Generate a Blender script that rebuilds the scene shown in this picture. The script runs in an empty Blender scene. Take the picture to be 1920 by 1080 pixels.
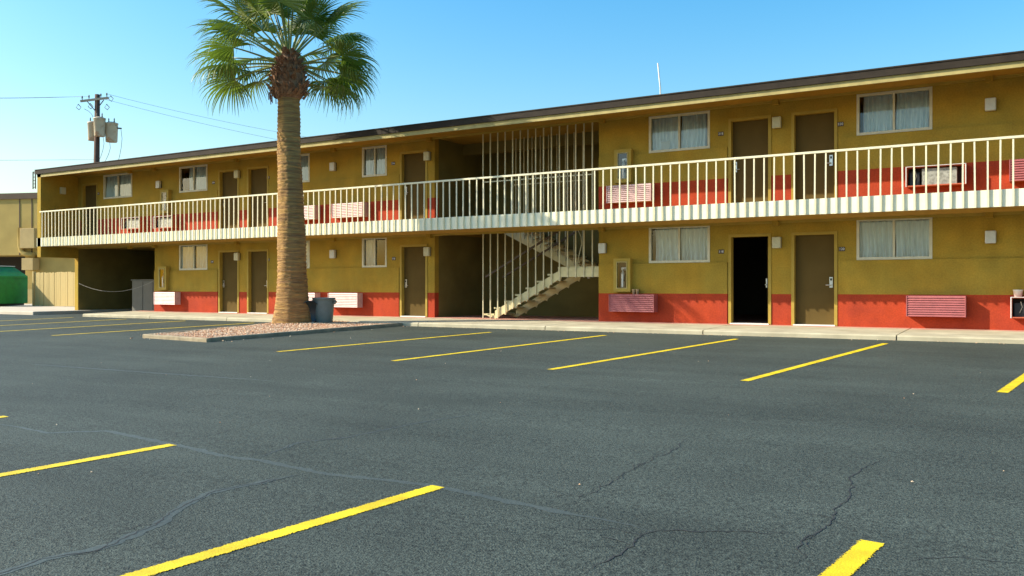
import bpy, bmesh, math, random
from mathutils import Vector, Matrix, noise
random.seed(7)
R = math.radians
scene = bpy.context.scene
C = scene.collection

# ------------------------------------------------------------------ camera, sky, sun, exposure
CZ = 0.875
cam_d = bpy.data.cameras.new('camera'); cam = bpy.data.objects.new('camera', cam_d); C.objects.link(cam)
cam.location = (0, 0, CZ); cam.rotation_euler = (R(90), 0, R(31.27))
cam_d.sensor_width = 36; cam_d.lens = 30.94; cam_d.shift_y = -0.001
cam_d.clip_start = 0.05; cam_d.clip_end = 5000
scene.camera = cam

SUN = Vector((-1.76, -1.0, 1.26)).normalized()          # towards the sun
ELEV = math.asin(SUN.z); AZ = math.atan2(SUN.x, SUN.y)
world = bpy.data.worlds.new('World'); scene.world = world; world.use_nodes = True
wn = world.node_tree.nodes; wl = world.node_tree.links; wn.clear()
sky = wn.new('ShaderNodeTexSky'); sky.sky_type = 'NISHITA'; sky.sun_disc = False
sky.sun_elevation = ELEV; sky.sun_rotation = AZ
sky.altitude = 300; sky.air_density = 1.5; sky.dust_density = 2.2; sky.ozone_density = 4.0
hsv = wn.new('ShaderNodeHueSaturation'); hsv.inputs['Hue'].default_value = 0.495; hsv.inputs['Saturation'].default_value = 1.45
bg = wn.new('ShaderNodeBackground'); bg.inputs['Strength'].default_value = 0.15
wo = wn.new('ShaderNodeOutputWorld')
wl.new(sky.outputs[0], hsv.inputs['Color']); wl.new(hsv.outputs[0], bg.inputs[0]); wl.new(bg.outputs[0], wo.inputs[0])

sd = bpy.data.lights.new('sun', 'SUN'); sd.energy = 4.6; sd.angle = R(0.5); sd.color = (1.0, 0.91, 0.74)
so = bpy.data.objects.new('sun', sd); C.objects.link(so)
so.rotation_euler = (-SUN).to_track_quat('-Z', 'Y').to_euler(); so.location = (-30, -20, 40)

vs = scene.view_settings
vs.view_transform = 'Standard'; vs.look = 'None'; vs.gamma = 1.0; vs.use_curve_mapping = False
vs.exposure = 0.7
scene.cycles.max_bounces = 6

# ------------------------------------------------------------------ materials
def mat(name, color, rough=0.8, var=0.0, vscale=3.0, bump=0.0, bscale=60.0, bdist=0.01, color2=None, cscale=2.0,
        metallic=0.0, spec=0.5, stretch=(1, 1, 1), lo=0.4, hi=0.6, streak=0.0):
    m = bpy.data.materials.new(name); m.use_nodes = True
    nt = m.node_tree; n = nt.nodes; l = nt.links; b = n['Principled BSDF']
    b.inputs['Roughness'].default_value = rough; b.inputs['Metallic'].default_value = metallic
    b.inputs['Specular IOR Level'].default_value = spec
    c4 = (*color, 1)
    b.inputs['Base Color'].default_value = c4
    tc = n.new('ShaderNodeTexCoord'); mp = n.new('ShaderNodeMapping'); mp.inputs['Scale'].default_value = stretch
    l.new(tc.outputs['Object'], mp.inputs['Vector'])
    src = None
    if color2 is not None:
        nz = n.new('ShaderNodeTexNoise'); nz.inputs['Scale'].default_value = cscale; nz.inputs['Detail'].default_value = 6
        nz.inputs['Roughness'].default_value = 0.65
        l.new(mp.outputs[0], nz.inputs['Vector'])
        r = n.new('ShaderNodeValToRGB'); r.color_ramp.elements[0].position = lo; r.color_ramp.elements[1].position = hi
        r.color_ramp.elements[0].color = c4; r.color_ramp.elements[1].color = (*color2, 1)
        l.new(nz.outputs['Fac'], r.inputs[0]); src = r.outputs[0]
    if var > 0:
        nz = n.new('ShaderNodeTexNoise'); nz.inputs['Scale'].default_value = vscale; nz.inputs['Detail'].default_value = 8
        l.new(mp.outputs[0], nz.inputs['Vector'])
        mr = n.new('ShaderNodeMapRange'); mr.inputs['From Min'].default_value = 0.3; mr.inputs['From Max'].default_value = 0.7
        mr.inputs['To Min'].default_value = 1 - var; mr.inputs['To Max'].default_value = 1 + var
        l.new(nz.outputs['Fac'], mr.inputs[0])
        hs = n.new('ShaderNodeHueSaturation')
        if src: l.new(src, hs.inputs['Color'])
        else: hs.inputs['Color'].default_value = c4
        l.new(mr.outputs[0], hs.inputs['Value']); src = hs.outputs[0]
    if streak > 0:                                     # vertical runs of dust and rain marks plus fine trowel grain
        for stv, sc_, am in (((3.2, 3.2, 0.30), 1.0, streak * 0.45), ((1, 1, 1), 30.0, streak * 0.9)):
            m2 = n.new('ShaderNodeMapping'); m2.inputs['Scale'].default_value = stv; l.new(tc.outputs['Object'], m2.inputs['Vector'])
            nz = n.new('ShaderNodeTexNoise'); nz.inputs['Scale'].default_value = sc_; nz.inputs['Detail'].default_value = 5; l.new(m2.outputs[0], nz.inputs['Vector'])
            mr = n.new('ShaderNodeMapRange'); mr.inputs['From Min'].default_value = 0.35; mr.inputs['From Max'].default_value = 0.62
            mr.inputs['To Min'].default_value = 1 - am; mr.inputs['To Max'].default_value = 1 + am * 0.5; l.new(nz.outputs['Fac'], mr.inputs[0])
            h2 = n.new('ShaderNodeHueSaturation'); l.new(src, h2.inputs['Color']); l.new(mr.outputs[0], h2.inputs['Value']); src = h2.outputs[0]
    if src: l.new(src, b.inputs['Base Color'])
    if bump > 0:
        nz = n.new('ShaderNodeTexNoise'); nz.inputs['Scale'].default_value = bscale; nz.inputs['Detail'].default_value = 4
        l.new(mp.outputs[0], nz.inputs['Vector'])
        bp = n.new('ShaderNodeBump'); bp.inputs['Strength'].default_value = bump; bp.inputs['Distance'].default_value = bdist
        l.new(nz.outputs['Fac'], bp.inputs['Height']); l.new(bp.outputs[0], b.inputs['Normal'])
    return m

M = {}
M['ochre'] = mat('ochre_stucco', (0.43, 0.264, 0.035), 0.9, var=0.13, vscale=1.6, bump=0.35, bscale=55, color2=(0.37, 0.255, 0.040), cscale=0.9, spec=0.2, streak=0.13)
M['red'] = mat('red_stucco', (0.43, 0.056, 0.019), 0.9, var=0.12, vscale=2.2, bump=0.35, bscale=55, color2=(0.37, 0.050, 0.022), cscale=1.2, spec=0.2, streak=0.13)
M['door'] = mat('olive_door_paint', (0.120, 0.080, 0.026), 0.75, var=0.10, vscale=2.0, bump=0.05, bscale=30, spec=0.06)
M['frame'] = mat('ochre_trim', (0.42, 0.29, 0.050), 0.7, var=0.10, vscale=4, spec=0.3)
M['cream'] = mat('cream_paint', (0.86, 0.82, 0.60), 0.6, var=0.07, vscale=2.5, color2=(0.80, 0.74, 0.52), cscale=3, lo=0.52, hi=0.75, spec=0.3)
M['rail'] = mat('cream_rail_paint', (0.80, 0.74, 0.50), 0.5, var=0.08, vscale=7, spec=0.4)
M['bar'] = mat('cage_bar_paint', (0.62, 0.56, 0.36), 0.5, var=0.12, vscale=7, spec=0.4)
M['stair'] = mat('stair_paint', (0.66, 0.58, 0.32), 0.6, var=0.12, vscale=5, spec=0.3)
M['soffit'] = mat('soffit_paint', (0.42, 0.25, 0.045), 0.9, var=0.12, vscale=1.5, spec=0.2)
M['tanboard'] = mat('tan_fascia_board', (0.42, 0.34, 0.13), 0.7, var=0.15, vscale=5, spec=0.3)
M['darkmetal'] = mat('dark_roof_edge', (0.034, 0.025, 0.017), 0.75, var=0.25, vscale=3, spec=0.2)
M['roof'] = mat('roof_gravel', (0.30, 0.28, 0.25), 0.95, var=0.2, vscale=12)
M['alu'] = mat('window_aluminium', (0.64, 0.60, 0.44), 0.5, var=0.08, vscale=6)
M['curtain'] = mat('curtain_cloth', (0.88, 0.92, 0.86), 0.95, var=0.12, vscale=5, stretch=(6, 1, 0.6), spec=0.1)
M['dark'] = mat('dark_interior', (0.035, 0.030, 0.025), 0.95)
M['inner'] = mat('room_wall', (0.16, 0.14, 0.11), 0.95)
M['lampw'] = mat('lamp_lens_white', (0.62, 0.62, 0.56), 0.4, var=0.06, vscale=20)
M['lampc'] = mat('lamp_lens_cream', (0.55, 0.52, 0.34), 0.4, var=0.06, vscale=20)
M['lampb'] = mat('lamp_base', (0.10, 0.09, 0.07), 0.6)
M['acpink'] = mat('pink_grille_paint', (0.36, 0.10, 0.10), 0.55, var=0.12, vscale=9)
M['acpale'] = mat('pale_grille_paint', (0.62, 0.42, 0.39), 0.55, var=0.12, vscale=6)
M['acfin'] = mat('coil_fins', (0.33, 0.33, 0.28), 0.6, var=0.4, vscale=18, bump=0.4, bscale=120, metallic=0.3)
M['acred'] = mat('red_sleeve', (0.50, 0.11, 0.05), 0.6, var=0.1)
M['steel'] = mat('brushed_steel', (0.62, 0.62, 0.60), 0.3, var=0.1, vscale=15, metallic=0.9)
M['white'] = mat('white_plastic', (0.78, 0.78, 0.74), 0.5)
M['plate'] = mat('plaque_brown', (0.06, 0.035, 0.025), 0.5)
M['black'] = mat('black_plastic', (0.015, 0.015, 0.017), 0.5)
M['conc'] = mat('sidewalk_concrete', (0.50, 0.45, 0.31), 0.9, var=0.14, vscale=2.0, bump=0.2, bscale=120, color2=(0.43, 0.38, 0.255), cscale=1.2, spec=0.25)
M['kerb'] = mat('kerb_concrete', (0.31, 0.255, 0.165), 0.9, var=0.25, vscale=6, bump=0.3, bscale=80, spec=0.25)
M['pad'] = mat('pad_concrete', (0.55, 0.48, 0.37), 0.9, var=0.12, vscale=1.0, spec=0.25)
M['canbody'] = mat('grey_blue_plastic', (0.16, 0.205, 0.185), 0.5, var=0.1, vscale=8)
M['canlid'] = mat('dark_lid_plastic', (0.035, 0.05, 0.055), 0.45)
M['green'] = mat('dumpster_green', (0.008, 0.20, 0.024), 0.55, var=0.2, vscale=4)
M['yellowlab'] = mat('yellow_label', (0.75, 0.50, 0.01), 0.5)
M['fence'] = mat('fence_wood', (0.52, 0.40, 0.16), 0.85, var=0.22, vscale=3, stretch=(8, 8, 0.6), color2=(0.40, 0.29, 0.11), cscale=3)
M['ntan'] = mat('neighbour_stucco', (0.44, 0.32, 0.105), 0.9, var=0.10, vscale=1.2, bump=0.2, bscale=40, spec=0.2)
M['ntan2'] = mat('neighbour_trim', (0.50, 0.36, 0.15), 0.85, var=0.08)
M['nbrown'] = mat('neighbour_cap', (0.10, 0.062, 0.035), 0.8, var=0.1)
M['pole'] = mat('pole_wood', (0.10, 0.055, 0.035), 0.9, var=0.25, vscale=3, stretch=(6, 6, 0.5))
M['arm'] = mat('crossarm_wood', (0.42, 0.35, 0.25), 0.85, var=0.2)
M['xform'] = mat('transformer_paint', (0.55, 0.48, 0.34), 0.55, color2=(0.42, 0.17, 0.06), cscale=2.2, lo=0.53, hi=0.66, var=0.1)
M['wire'] = mat('wire_black', (0.22, 0.22, 0.23), 0.7)
M['chain'] = mat('galvanised_chain', (0.30, 0.29, 0.26), 0.6, metallic=0.2)
M['cabinet'] = mat('grey_cabinet', (0.16, 0.15, 0.12), 0.7, var=0.1)
M['paper'] = mat('paper', (0.72, 0.70, 0.58), 0.8)
M['cup'] = mat('paper_cup', (0.55, 0.42, 0.25), 0.7)
M['handrail'] = mat('dark_handrail', (0.09, 0.06, 0.035), 0.6)
M['boot'] = mat('palm_fibre', (0.17, 0.075, 0.035), 0.95, color2=(0.30, 0.16, 0.08), cscale=9, var=0.3, vscale=25)
M['petiole'] = mat('petiole_green', (0.22, 0.24, 0.05), 0.5, var=0.15, vscale=6)

# glass: clear pane with fresnel reflection
g = bpy.data.materials.new('window_glass'); g.use_nodes = True; n = g.node_tree.nodes; l = g.node_tree.links; n.clear()
o_ = n.new('ShaderNodeOutputMaterial'); mx = n.new('ShaderNodeMixShader'); tr = n.new('ShaderNodeBsdfTransparent'); gl = n.new('ShaderNodeBsdfGlossy')
tr.inputs[0].default_value = (0.98, 0.99, 0.98, 1); gl.inputs['Roughness'].default_value = 0.02
fr = n.new('ShaderNodeFresnel'); fr.inputs[0].default_value = 1.75
l.new(fr.outputs[0], mx.inputs[0]); l.new(tr.outputs[0], mx.inputs[1]); l.new(gl.outputs[0], mx.inputs[2]); l.new(mx.outputs[0], o_.inputs[0])
M['glass'] = g

# asphalt
def asphalt(name, base, band=False):
    m = bpy.data.materials.new(name); m.use_nodes = True; nt = m.node_tree; n = nt.nodes; l = nt.links; b = n['Principled BSDF']
    tc = n.new('ShaderNodeTexCoord')
    fine = n.new('ShaderNodeTexNoise'); fine.inputs['Scale'].default_value = 46; fine.inputs['Detail'].default_value = 5; fine.inputs['Roughness'].default_value = 0.8
    vor = n.new('ShaderNodeTexVoronoi'); vor.inputs['Scale'].default_value = 95
    big = n.new('ShaderNodeTexNoise'); big.inputs['Scale'].default_value = 0.35; big.inputs['Detail'].default_value = 7; big.inputs['Roughness'].default_value = 0.6
    for t in (fine, vor, big): l.new(tc.outputs['Object'], t.inputs['Vector'])
    r = n.new('ShaderNodeValToRGB'); e = r.color_ramp.elements
    e[0].position = 0.36; e[1].position = 0.70
    e[0].color = (base[0] * 0.28, base[1] * 0.28, base[2] * 0.28, 1); e[1].color = (base[0] * 2.0, base[1] * 2.0, base[2] * 1.95, 1)
    if band: e[0].position = 0.1; e[1].position = 0.9
    l.new(fine.outputs['Fac'], r.inputs[0])
    mr = n.new('ShaderNodeMapRange'); mr.inputs['From Min'].default_value = 0.3; mr.inputs['From Max'].default_value = 0.7
    mr.inputs['To Min'].default_value = 0.80; mr.inputs['To Max'].default_value = 1.2
    l.new(big.outputs['Fac'], mr.inputs[0])
    hs = n.new('ShaderNodeHueSaturation'); l.new(r.outputs[0], hs.inputs['Color']); l.new(mr.outputs[0], hs.inputs['Value'])
    # squeegee passes of the seal coat and scuffed wheel tracks, running along the rows
    m2 = n.new('ShaderNodeMapping'); m2.inputs['Scale'].default_value = (0.25, 1.6, 1); m2.inputs['Rotation'].default_value = (0, 0, 0.12); l.new(tc.outputs['Object'], m2.inputs['Vector'])
    n2 = n.new('ShaderNodeTexNoise'); n2.inputs['Scale'].default_value = 1.0; n2.inputs['Detail'].default_value = 8; n2.inputs['Roughness'].default_value = 0.7; l.new(m2.outputs[0], n2.inputs['Vector'])
    r2 = n.new('ShaderNodeMapRange'); r2.inputs['From Min'].default_value = 0.35; r2.inputs['From Max'].default_value = 0.68; r2.inputs['To Min'].default_value = 0.86; r2.inputs['To Max'].default_value = 1.16; l.new(n2.outputs['Fac'], r2.inputs[0])
    h2 = n.new('ShaderNodeHueSaturation'); l.new(hs.outputs[0], h2.inputs['Color']); l.new(r2.outputs[0], h2.inputs['Value'])
    l.new(h2.outputs[0], b.inputs['Base Color'])
    b.inputs['Roughness'].default_value = 0.72 if not band else 0.6
    b.inputs['Specular IOR Level'].default_value = 0.2
    ad = n.new('ShaderNodeMath'); ad.operation = 'ADD'; l.new(fine.outputs['Fac'], ad.inputs[0]); l.new(vor.outputs['Distance'], ad.inputs[1])
    bp = n.new('ShaderNodeBump'); bp.inputs['Strength'].default_value = 0.75 if not band else 0.2; bp.inputs['Distance'].default_value = 0.006
    l.new(ad.outputs[0], bp.inputs['Height']); l.new(bp.outputs[0], b.inputs['Normal'])
    return m
M['asphalt'] = asphalt('asphalt', (0.061, 0.074, 0.062))
M['shadedwall'] = mat('shade_darkened_wall', (0.20, 0.155, 0.050), 0.9, var=0.15, vscale=1.5, bump=0.3, bscale=55, spec=0.15)  # stairwell and carport shade is put into this darker wall colour
M['sealer'] = asphalt('crack_sealer', (0.066, 0.080, 0.073), True)
M['crack'] = mat('crack_dark', (0.026, 0.029, 0.029), 0.9)

# yellow paint with a frayed, oversprayed edge (uv: x metres along, y -1..1 across)
m = bpy.data.materials.new('yellow_line_paint'); m.use_nodes = True; n = m.node_tree.nodes; l = m.node_tree.links; b = n['Principled BSDF']; mo = n['Material Output']
b.inputs['Roughness'].default_value = 0.65
tc = n.new('ShaderNodeTexCoord'); sx = n.new('ShaderNodeSeparateXYZ'); l.new(tc.outputs['UV'], sx.inputs[0])
ab = n.new('ShaderNodeMath'); ab.operation = 'ABSOLUTE'; l.new(sx.outputs['Y'], ab.inputs[0])
nz = n.new('ShaderNodeTexNoise'); nz.inputs['Scale'].default_value = 90; nz.inputs['Detail'].default_value = 3; l.new(tc.outputs['Object'], nz.inputs['Vector'])
nb = n.new('ShaderNodeTexNoise'); nb.inputs['Scale'].default_value = 5; nb.inputs['Detail'].default_value = 3; l.new(tc.outputs['Object'], nb.inputs['Vector'])
mr = n.new('ShaderNodeMapRange'); mr.inputs['From Min'].default_value = 0.52; mr.inputs['From Max'].default_value = 0.95; mr.inputs['To Min'].default_value = 0.74; mr.inputs['To Max'].default_value = 0.12
l.new(ab.outputs[0], mr.inputs[0])
gt = n.new('ShaderNodeMath'); gt.operation = 'GREATER_THAN'; l.new(mr.outputs[0], gt.inputs[0]); l.new(nz.outputs['Fac'], gt.inputs[1])
# the end caps fade too (uv z is not available, x runs 0..L and ends are cut clean)
cr = n.new('ShaderNodeValToRGB'); cr.color_ramp.elements[0].color = (0.62, 0.43, 0.002, 1); cr.color_ramp.elements[1].color = (0.86, 0.64, 0.004, 1)
cr.color_ramp.elements[0].position = 0.3; cr.color_ramp.elements[1].position = 0.65
l.new(nb.outputs['Fac'], cr.inputs[0]); l.new(cr.outputs[0], b.inputs['Base Color'])
bp = n.new('ShaderNodeBump'); bp.inputs['Strength'].default_value = 0.6; bp.inputs['Distance'].default_value = 0.005
l.new(nz.outputs['Fac'], bp.inputs['Height']); l.new(bp.outputs[0], b.inputs['Normal'])
tr = n.new('ShaderNodeBsdfTransparent'); mx = n.new('ShaderNodeMixShader')
l.new(gt.outputs[0], mx.inputs[0]); l.new(tr.outputs[0], mx.inputs[1]); l.new(b.outputs[0], mx.inputs[2]); l.new(mx.outputs[0], mo.inputs[0])
M['yellow'] = m

# sidewalk concrete that carries red overspray next to the wall (paint splashed on the slab)
m = M['conc']; n = m.node_tree.nodes; l = m.node_tree.links; b = n['Principled BSDF']
src = b.inputs['Base Color'].links[0].from_socket
ge = n.new('ShaderNodeNewGeometry'); sx = n.new('ShaderNodeSeparateXYZ'); l.new(ge.outputs['Position'], sx.inputs[0])
nz = n.new('ShaderNodeTexNoise'); nz.inputs['Scale'].default_value = 1.7; nz.inputs['Detail'].default_value = 7; l.new(ge.outputs['Position'], nz.inputs['Vector'])
mr = n.new('ShaderNodeMapRange'); mr.inputs['From Min'].default_value = 19.95; mr.inputs['From Max'].default_value = 20.6; mr.inputs['To Min'].default_value = -0.25; mr.inputs['To Max'].default_value = 0.50
l.new(sx.outputs['Y'], mr.inputs[0])
ad = n.new('ShaderNodeMath'); ad.operation = 'ADD'; l.new(mr.outputs[0], ad.inputs[0]); l.new(nz.outputs['Fac'], ad.inputs[1])
rm = n.new('ShaderNodeMapRange'); rm.inputs['From Min'].default_value = 0.5; rm.inputs['From Max'].default_value = 0.75; rm.inputs['To Max'].default_value = 0.75
l.new(ad.outputs[0], rm.inputs[0])
mxc = n.new('ShaderNodeMix'); mxc.data_type = 'RGBA'
l.new(rm.outputs[0], mxc.inputs['Factor']); l.new(src, mxc.inputs['A']); mxc.inputs['B'].default_value = (0.55, 0.22, 0.17, 1)
l.new(mxc.outputs['Result'], b.inputs['Base Color'])

# pebbles
m = bpy.data.materials.new('pink_gravel'); m.use_nodes = True; n = m.node_tree.nodes; l = m.node_tree.links; b = n['Principled BSDF']
ge = n.new('ShaderNodeNewGeometry'); r = n.new('ShaderNodeValToRGB'); e = r.color_ramp.elements
e[0].color = (0.46, 0.23, 0.12, 1); e[1].color = (0.80, 0.66, 0.46, 1); x = e.new(0.5); x.color = (0.64, 0.39, 0.22, 1)
l.new(ge.outputs['Random Per Island'], r.inputs[0]); l.new(r.outputs[0], b.inputs['Base Color']); b.inputs['Roughness'].default_value = 0.9
M['gravel'] = m
M['gravelbed'] = mat('gravel_bed', (0.56, 0.30, 0.18), 0.95, var=0.4, vscale=30)

# palm trunk: ringed bark
m = mat('palm_trunk', (0.215, 0.112, 0.046), 0.95, var=0.34, vscale=3.0, stretch=(1, 1, 11), color2=(0.46, 0.265, 0.075), cscale=1.1, bump=1.0, bscale=5, bdist=0.04, lo=0.30, hi=0.70)
M['trunk'] = m
# palm leaf
m = bpy.data.materials.new('palm_leaf'); m.use_nodes = True; n = m.node_tree.nodes; l = m.node_tree.links; b = n['Principled BSDF']; mo = n['Material Output']
oi = n.new('ShaderNodeObjectInfo'); ge = n.new('ShaderNodeNewGeometry')
r = n.new('ShaderNodeValToRGB'); e = r.color_ramp.elements
e[0].color = (0.055, 0.120, 0.015, 1); e[1].color = (0.215, 0.245, 0.032, 1)
ad = n.new('ShaderNodeMath'); ad.operation = 'MULTIPLY_ADD'; l.new(ge.outputs['Random Per Island'], ad.inputs[0]); ad.inputs[1].default_value = 0.45
mu = n.new('ShaderNodeMath'); mu.operation = 'MULTIPLY'; mu.inputs[1].default_value = 0.55; l.new(oi.outputs['Random'], mu.inputs[0]); l.new(mu.outputs[0], ad.inputs[2])
l.new(ad.outputs[0], r.inputs[0]); l.new(r.outputs[0], b.inputs['Base Color']); b.inputs['Roughness'].default_value = 0.42
tl = n.new('ShaderNodeBsdfTranslucent'); tl.inputs[0].default_value = (0.20, 0.32, 0.03, 1)
mx = n.new('ShaderNodeMixShader'); mx.inputs[0].default_value = 0.28
l.new(b.outputs[0], mx.inputs[1]); l.new(tl.outputs[0], mx.inputs[2]); l.new(mx.outputs[0], mo.inputs[0])
M['leaf'] = m

# ------------------------------------------------------------------ mesh helpers
class MB:
    def __init__(s): s.v = []; s.f = []; s.mi = []; s.mats = []; s.smooth = []
    def m(s, name):
        if name not in s.mats: s.mats.append(name)
        return s.mats.index(name)
    def quad(s, pts, mt, sm=False):
        k = len(s.v); s.v += [tuple(p) for p in pts]; s.f.append(tuple(range(k, k + len(pts)))); s.mi.append(s.m(mt)); s.smooth.append(sm)
    def box(s, x0, x1, y0, y1, z0, z1, mt):
        k = len(s.v); i = s.m(mt)
        s.v += [(x0, y0, z0), (x1, y0, z0), (x1, y1, z0), (x0, y1, z0), (x0, y0, z1), (x1, y0, z1), (x1, y1, z1), (x0, y1, z1)]
        for f in ((0, 3, 2, 1), (4, 5, 6, 7), (0, 1, 5, 4), (1, 2, 6, 5), (2, 3, 7, 6), (3, 0, 4, 7)):
            s.f.append(tuple(k + q for q in f)); s.mi.append(i); s.smooth.append(False)
        return s
    def bar(s, a, b, w, h, mt):
        a = Vector(a); b = Vector(b); d = (b - a).normalized()
        up = Vector((0, 0, 1)) if abs(d.z) < 0.95 else Vector((0, 1, 0))
        sd_ = d.cross(up).normalized() * w / 2; u2 = sd_.cross(d).normalized() * h / 2
        k = len(s.v); i = s.m(mt)
        for p in (a, b):
            for q in ((-1, -1), (1, -1), (1, 1), (-1, 1)): s.v.append(tuple(p + sd_ * q[0] + u2 * q[1]))
        for f in ((0, 1, 2, 3), (7, 6, 5, 4), (0, 4, 5, 1), (1, 5, 6, 2), (2, 6, 7, 3), (3, 7, 4, 0)):
            s.f.append(tuple(k + q for q in f)); s.mi.append(i); s.smooth.append(False)
        return s
    def tube(s, pts, r, mt, seg=8, cap=True):
        pts = [Vector(p) for p in pts]; i = s.m(mt); k = len(s.v); rs = r if isinstance(r, (list, tuple)) else [r] * len(pts)
        for j, p in enumerate(pts):
            d = (pts[min(j + 1, len(pts) - 1)] - pts[max(j - 1, 0)]).normalized()
            up = Vector((0, 0, 1)) if abs(d.z) < 0.9 else Vector((1, 0, 0))
            a = d.cross(up).normalized(); b_ = d.cross(a).normalized()
            for q in range(seg):
                t = 2 * math.pi * q / seg; s.v.append(tuple(p + (a * math.cos(t) + b_ * math.sin(t)) * rs[j]))
        for j in range(len(pts) - 1):
            for q in range(seg):
                q2 = (q + 1) % seg
                s.f.append((k + j * seg + q, k + j * seg + q2, k + (j + 1) * seg + q2, k + (j + 1) * seg + q)); s.mi.append(i); s.smooth.append(True)
        if cap:
            s.f.append(tuple(k + q for q in range(seg))); s.mi.append(i); s.smooth.append(False)
            s.f.append(tuple(k + (len(pts) - 1) * seg + q for q in range(seg))); s.mi.append(i); s.smooth.append(False)
        return s
    def lathe(s, c, prof, mt, seg=24):
        i = s.m(mt); k = len(s.v)
        for (r_, z) in prof:
            for q in range(seg):
                t = 2 * math.pi * q / seg; s.v.append((c[0] + r_ * math.cos(t), c[1] + r_ * math.sin(t), c[2] + z))
        for j in range(len(prof) - 1):
            for q in range(seg):
                q2 = (q + 1) % seg
                s.f.append((k + j * seg + q, k + j * seg + q2, k + (j + 1) * seg + q2, k + (j + 1) * seg + q)); s.mi.append(i); s.smooth.append(True)
        return s
    def mesh(s, name, off=(0, 0, 0)):
        me = bpy.data.meshes.new(name); o = Vector(off)
        me.from_pydata([tuple(Vector(v) - o) for v in s.v], [], s.f)
        for mt in s.mats: me.materials.append(M[mt])
        me.polygons.foreach_set('material_index', s.mi); me.polygons.foreach_set('use_smooth', s.smooth)
        me.update(); return me

def org(o):
    return Vector(o['_w']) if o is not None and '_w' in o else Vector((0, 0, 0))
WORLD = {}
def link(name, data, parent=None, wloc=(0, 0, 0)):
    o = bpy.data.objects.new(name, data); C.objects.link(o)
    w = Vector(wloc); WORLD[o] = w
    if parent is not None: o.parent = parent; o.location = w - WORLD[parent]
    else: o.location = w
    return o
def build(mb, name, parent=None, at=None):
    """mb holds world coordinates; the object's origin is `at` (default: parent's origin)."""
    w = Vector(at) if at is not None else (WORLD[parent] if parent is not None else Vector((0, 0, 0)))
    return link(name, mb.mesh(name, w), parent, w)
def empty(name, at): return link(name, None, None, at)
def tag(o, label=None, cat=None, group=None, kind=None):
    if label: o['label'] = label
    if cat: o['category'] = cat
    if group: o['group'] = group
    if kind: o['kind'] = kind
    return o
def bevel(o, w=0.01, seg=2):
    b = o.modifiers.new('bevel', 'BEVEL'); b.width = w; b.segments = seg; b.limit_method = 'ANGLE'; return o

# ------------------------------------------------------------------ ground
def gz(y): return -0.525 + 0.02 * y if y < 18.4 else -0.157
mb = MB()
ys = [-1500, -400, -60, -30, -10, 0, 5, 10, 15, 18.4, 21, 30, 60, 200, 2500]
xs = [-2500, -400, -120, -60, -30, -10, 0, 10, 40, 120, 400, 2500]
def gzz(y): return gz(max(y, -60))
for j in range(len(ys) - 1):
    for i in range(len(xs) - 1):
        mb.quad([(xs[i], ys[j], gzz(ys[j])), (xs[i + 1], ys[j], gzz(ys[j])), (xs[i + 1], ys[j + 1], gzz(ys[j + 1])), (xs[i], ys[j + 1], gzz(ys[j + 1]))], 'asphalt')
lot = tag(build(mb, 'parking_lot'), kind='structure')

def line_strip(a, b, w):
    a = Vector(a); b = Vector(b); d = (b - a); L = d.length; d.normalize(); s_ = Vector((-d.y, d.x)); me = bpy.data.meshes.new('parking_line')
    N = 10; vs_ = []; fs = []; uv = []
    for i in range(N + 1):
        p = a + d * (L * i / N)
        for q in (-1, 1):
            c = p + s_ * q * w; vs_.append((c.x, c.y, gz(c.y) + 0.004))
    for i in range(N): fs.append((2 * i, 2 * i + 1, 2 * i + 3, 2 * i + 2))
    me.from_pydata(vs_, [], fs); ul = me.uv_layers.new(name='uv')
    for lp in me.loops:
        k = lp.vertex_index; ul.data[lp.index].uv = (L * (k // 2) / N, -1 if k % 2 == 0 else 1)
    me.materials.append(M['yellow']); me.update(); return me
LINES = [((-11.88, 11.4), (-11.06, 17.25)), ((-8.90, 11.0), (-8.20, 17.4)), ((-6.05, 11.0), (-5.34, 17.5)), ((-3.24, 10.95), (-2.55, 17.55)), ((-0.42, 11.2), (0.25, 17.5)), ((2.45, 11.1), (3.1, 17.5)),
         ((-20.2, 12.2), (-19.6, 17.9)), ((-23.1, 12.2), (-22.6, 17.9)), ((-26.0, 12.2), (-25.5, 17.9)), ((-28.9, 12.2), (-28.4, 17.9)),
         ((-6.17, 4.76), (-6.75, -0.6)), ((-3.40, 4.67), (-3.98, -0.6)), ((-0.76, 4.80), (-1.30, -0.6)), ((-8.93, 4.92), (-9.5, -0.6)), ((-11.7, 4.92), (-12.3, -0.6)), ((1.95, 4.8), (1.4, -0.6))]
for a, b_ in LINES: link('parking_line', line_strip(a, b_, 0.083), lot)

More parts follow.
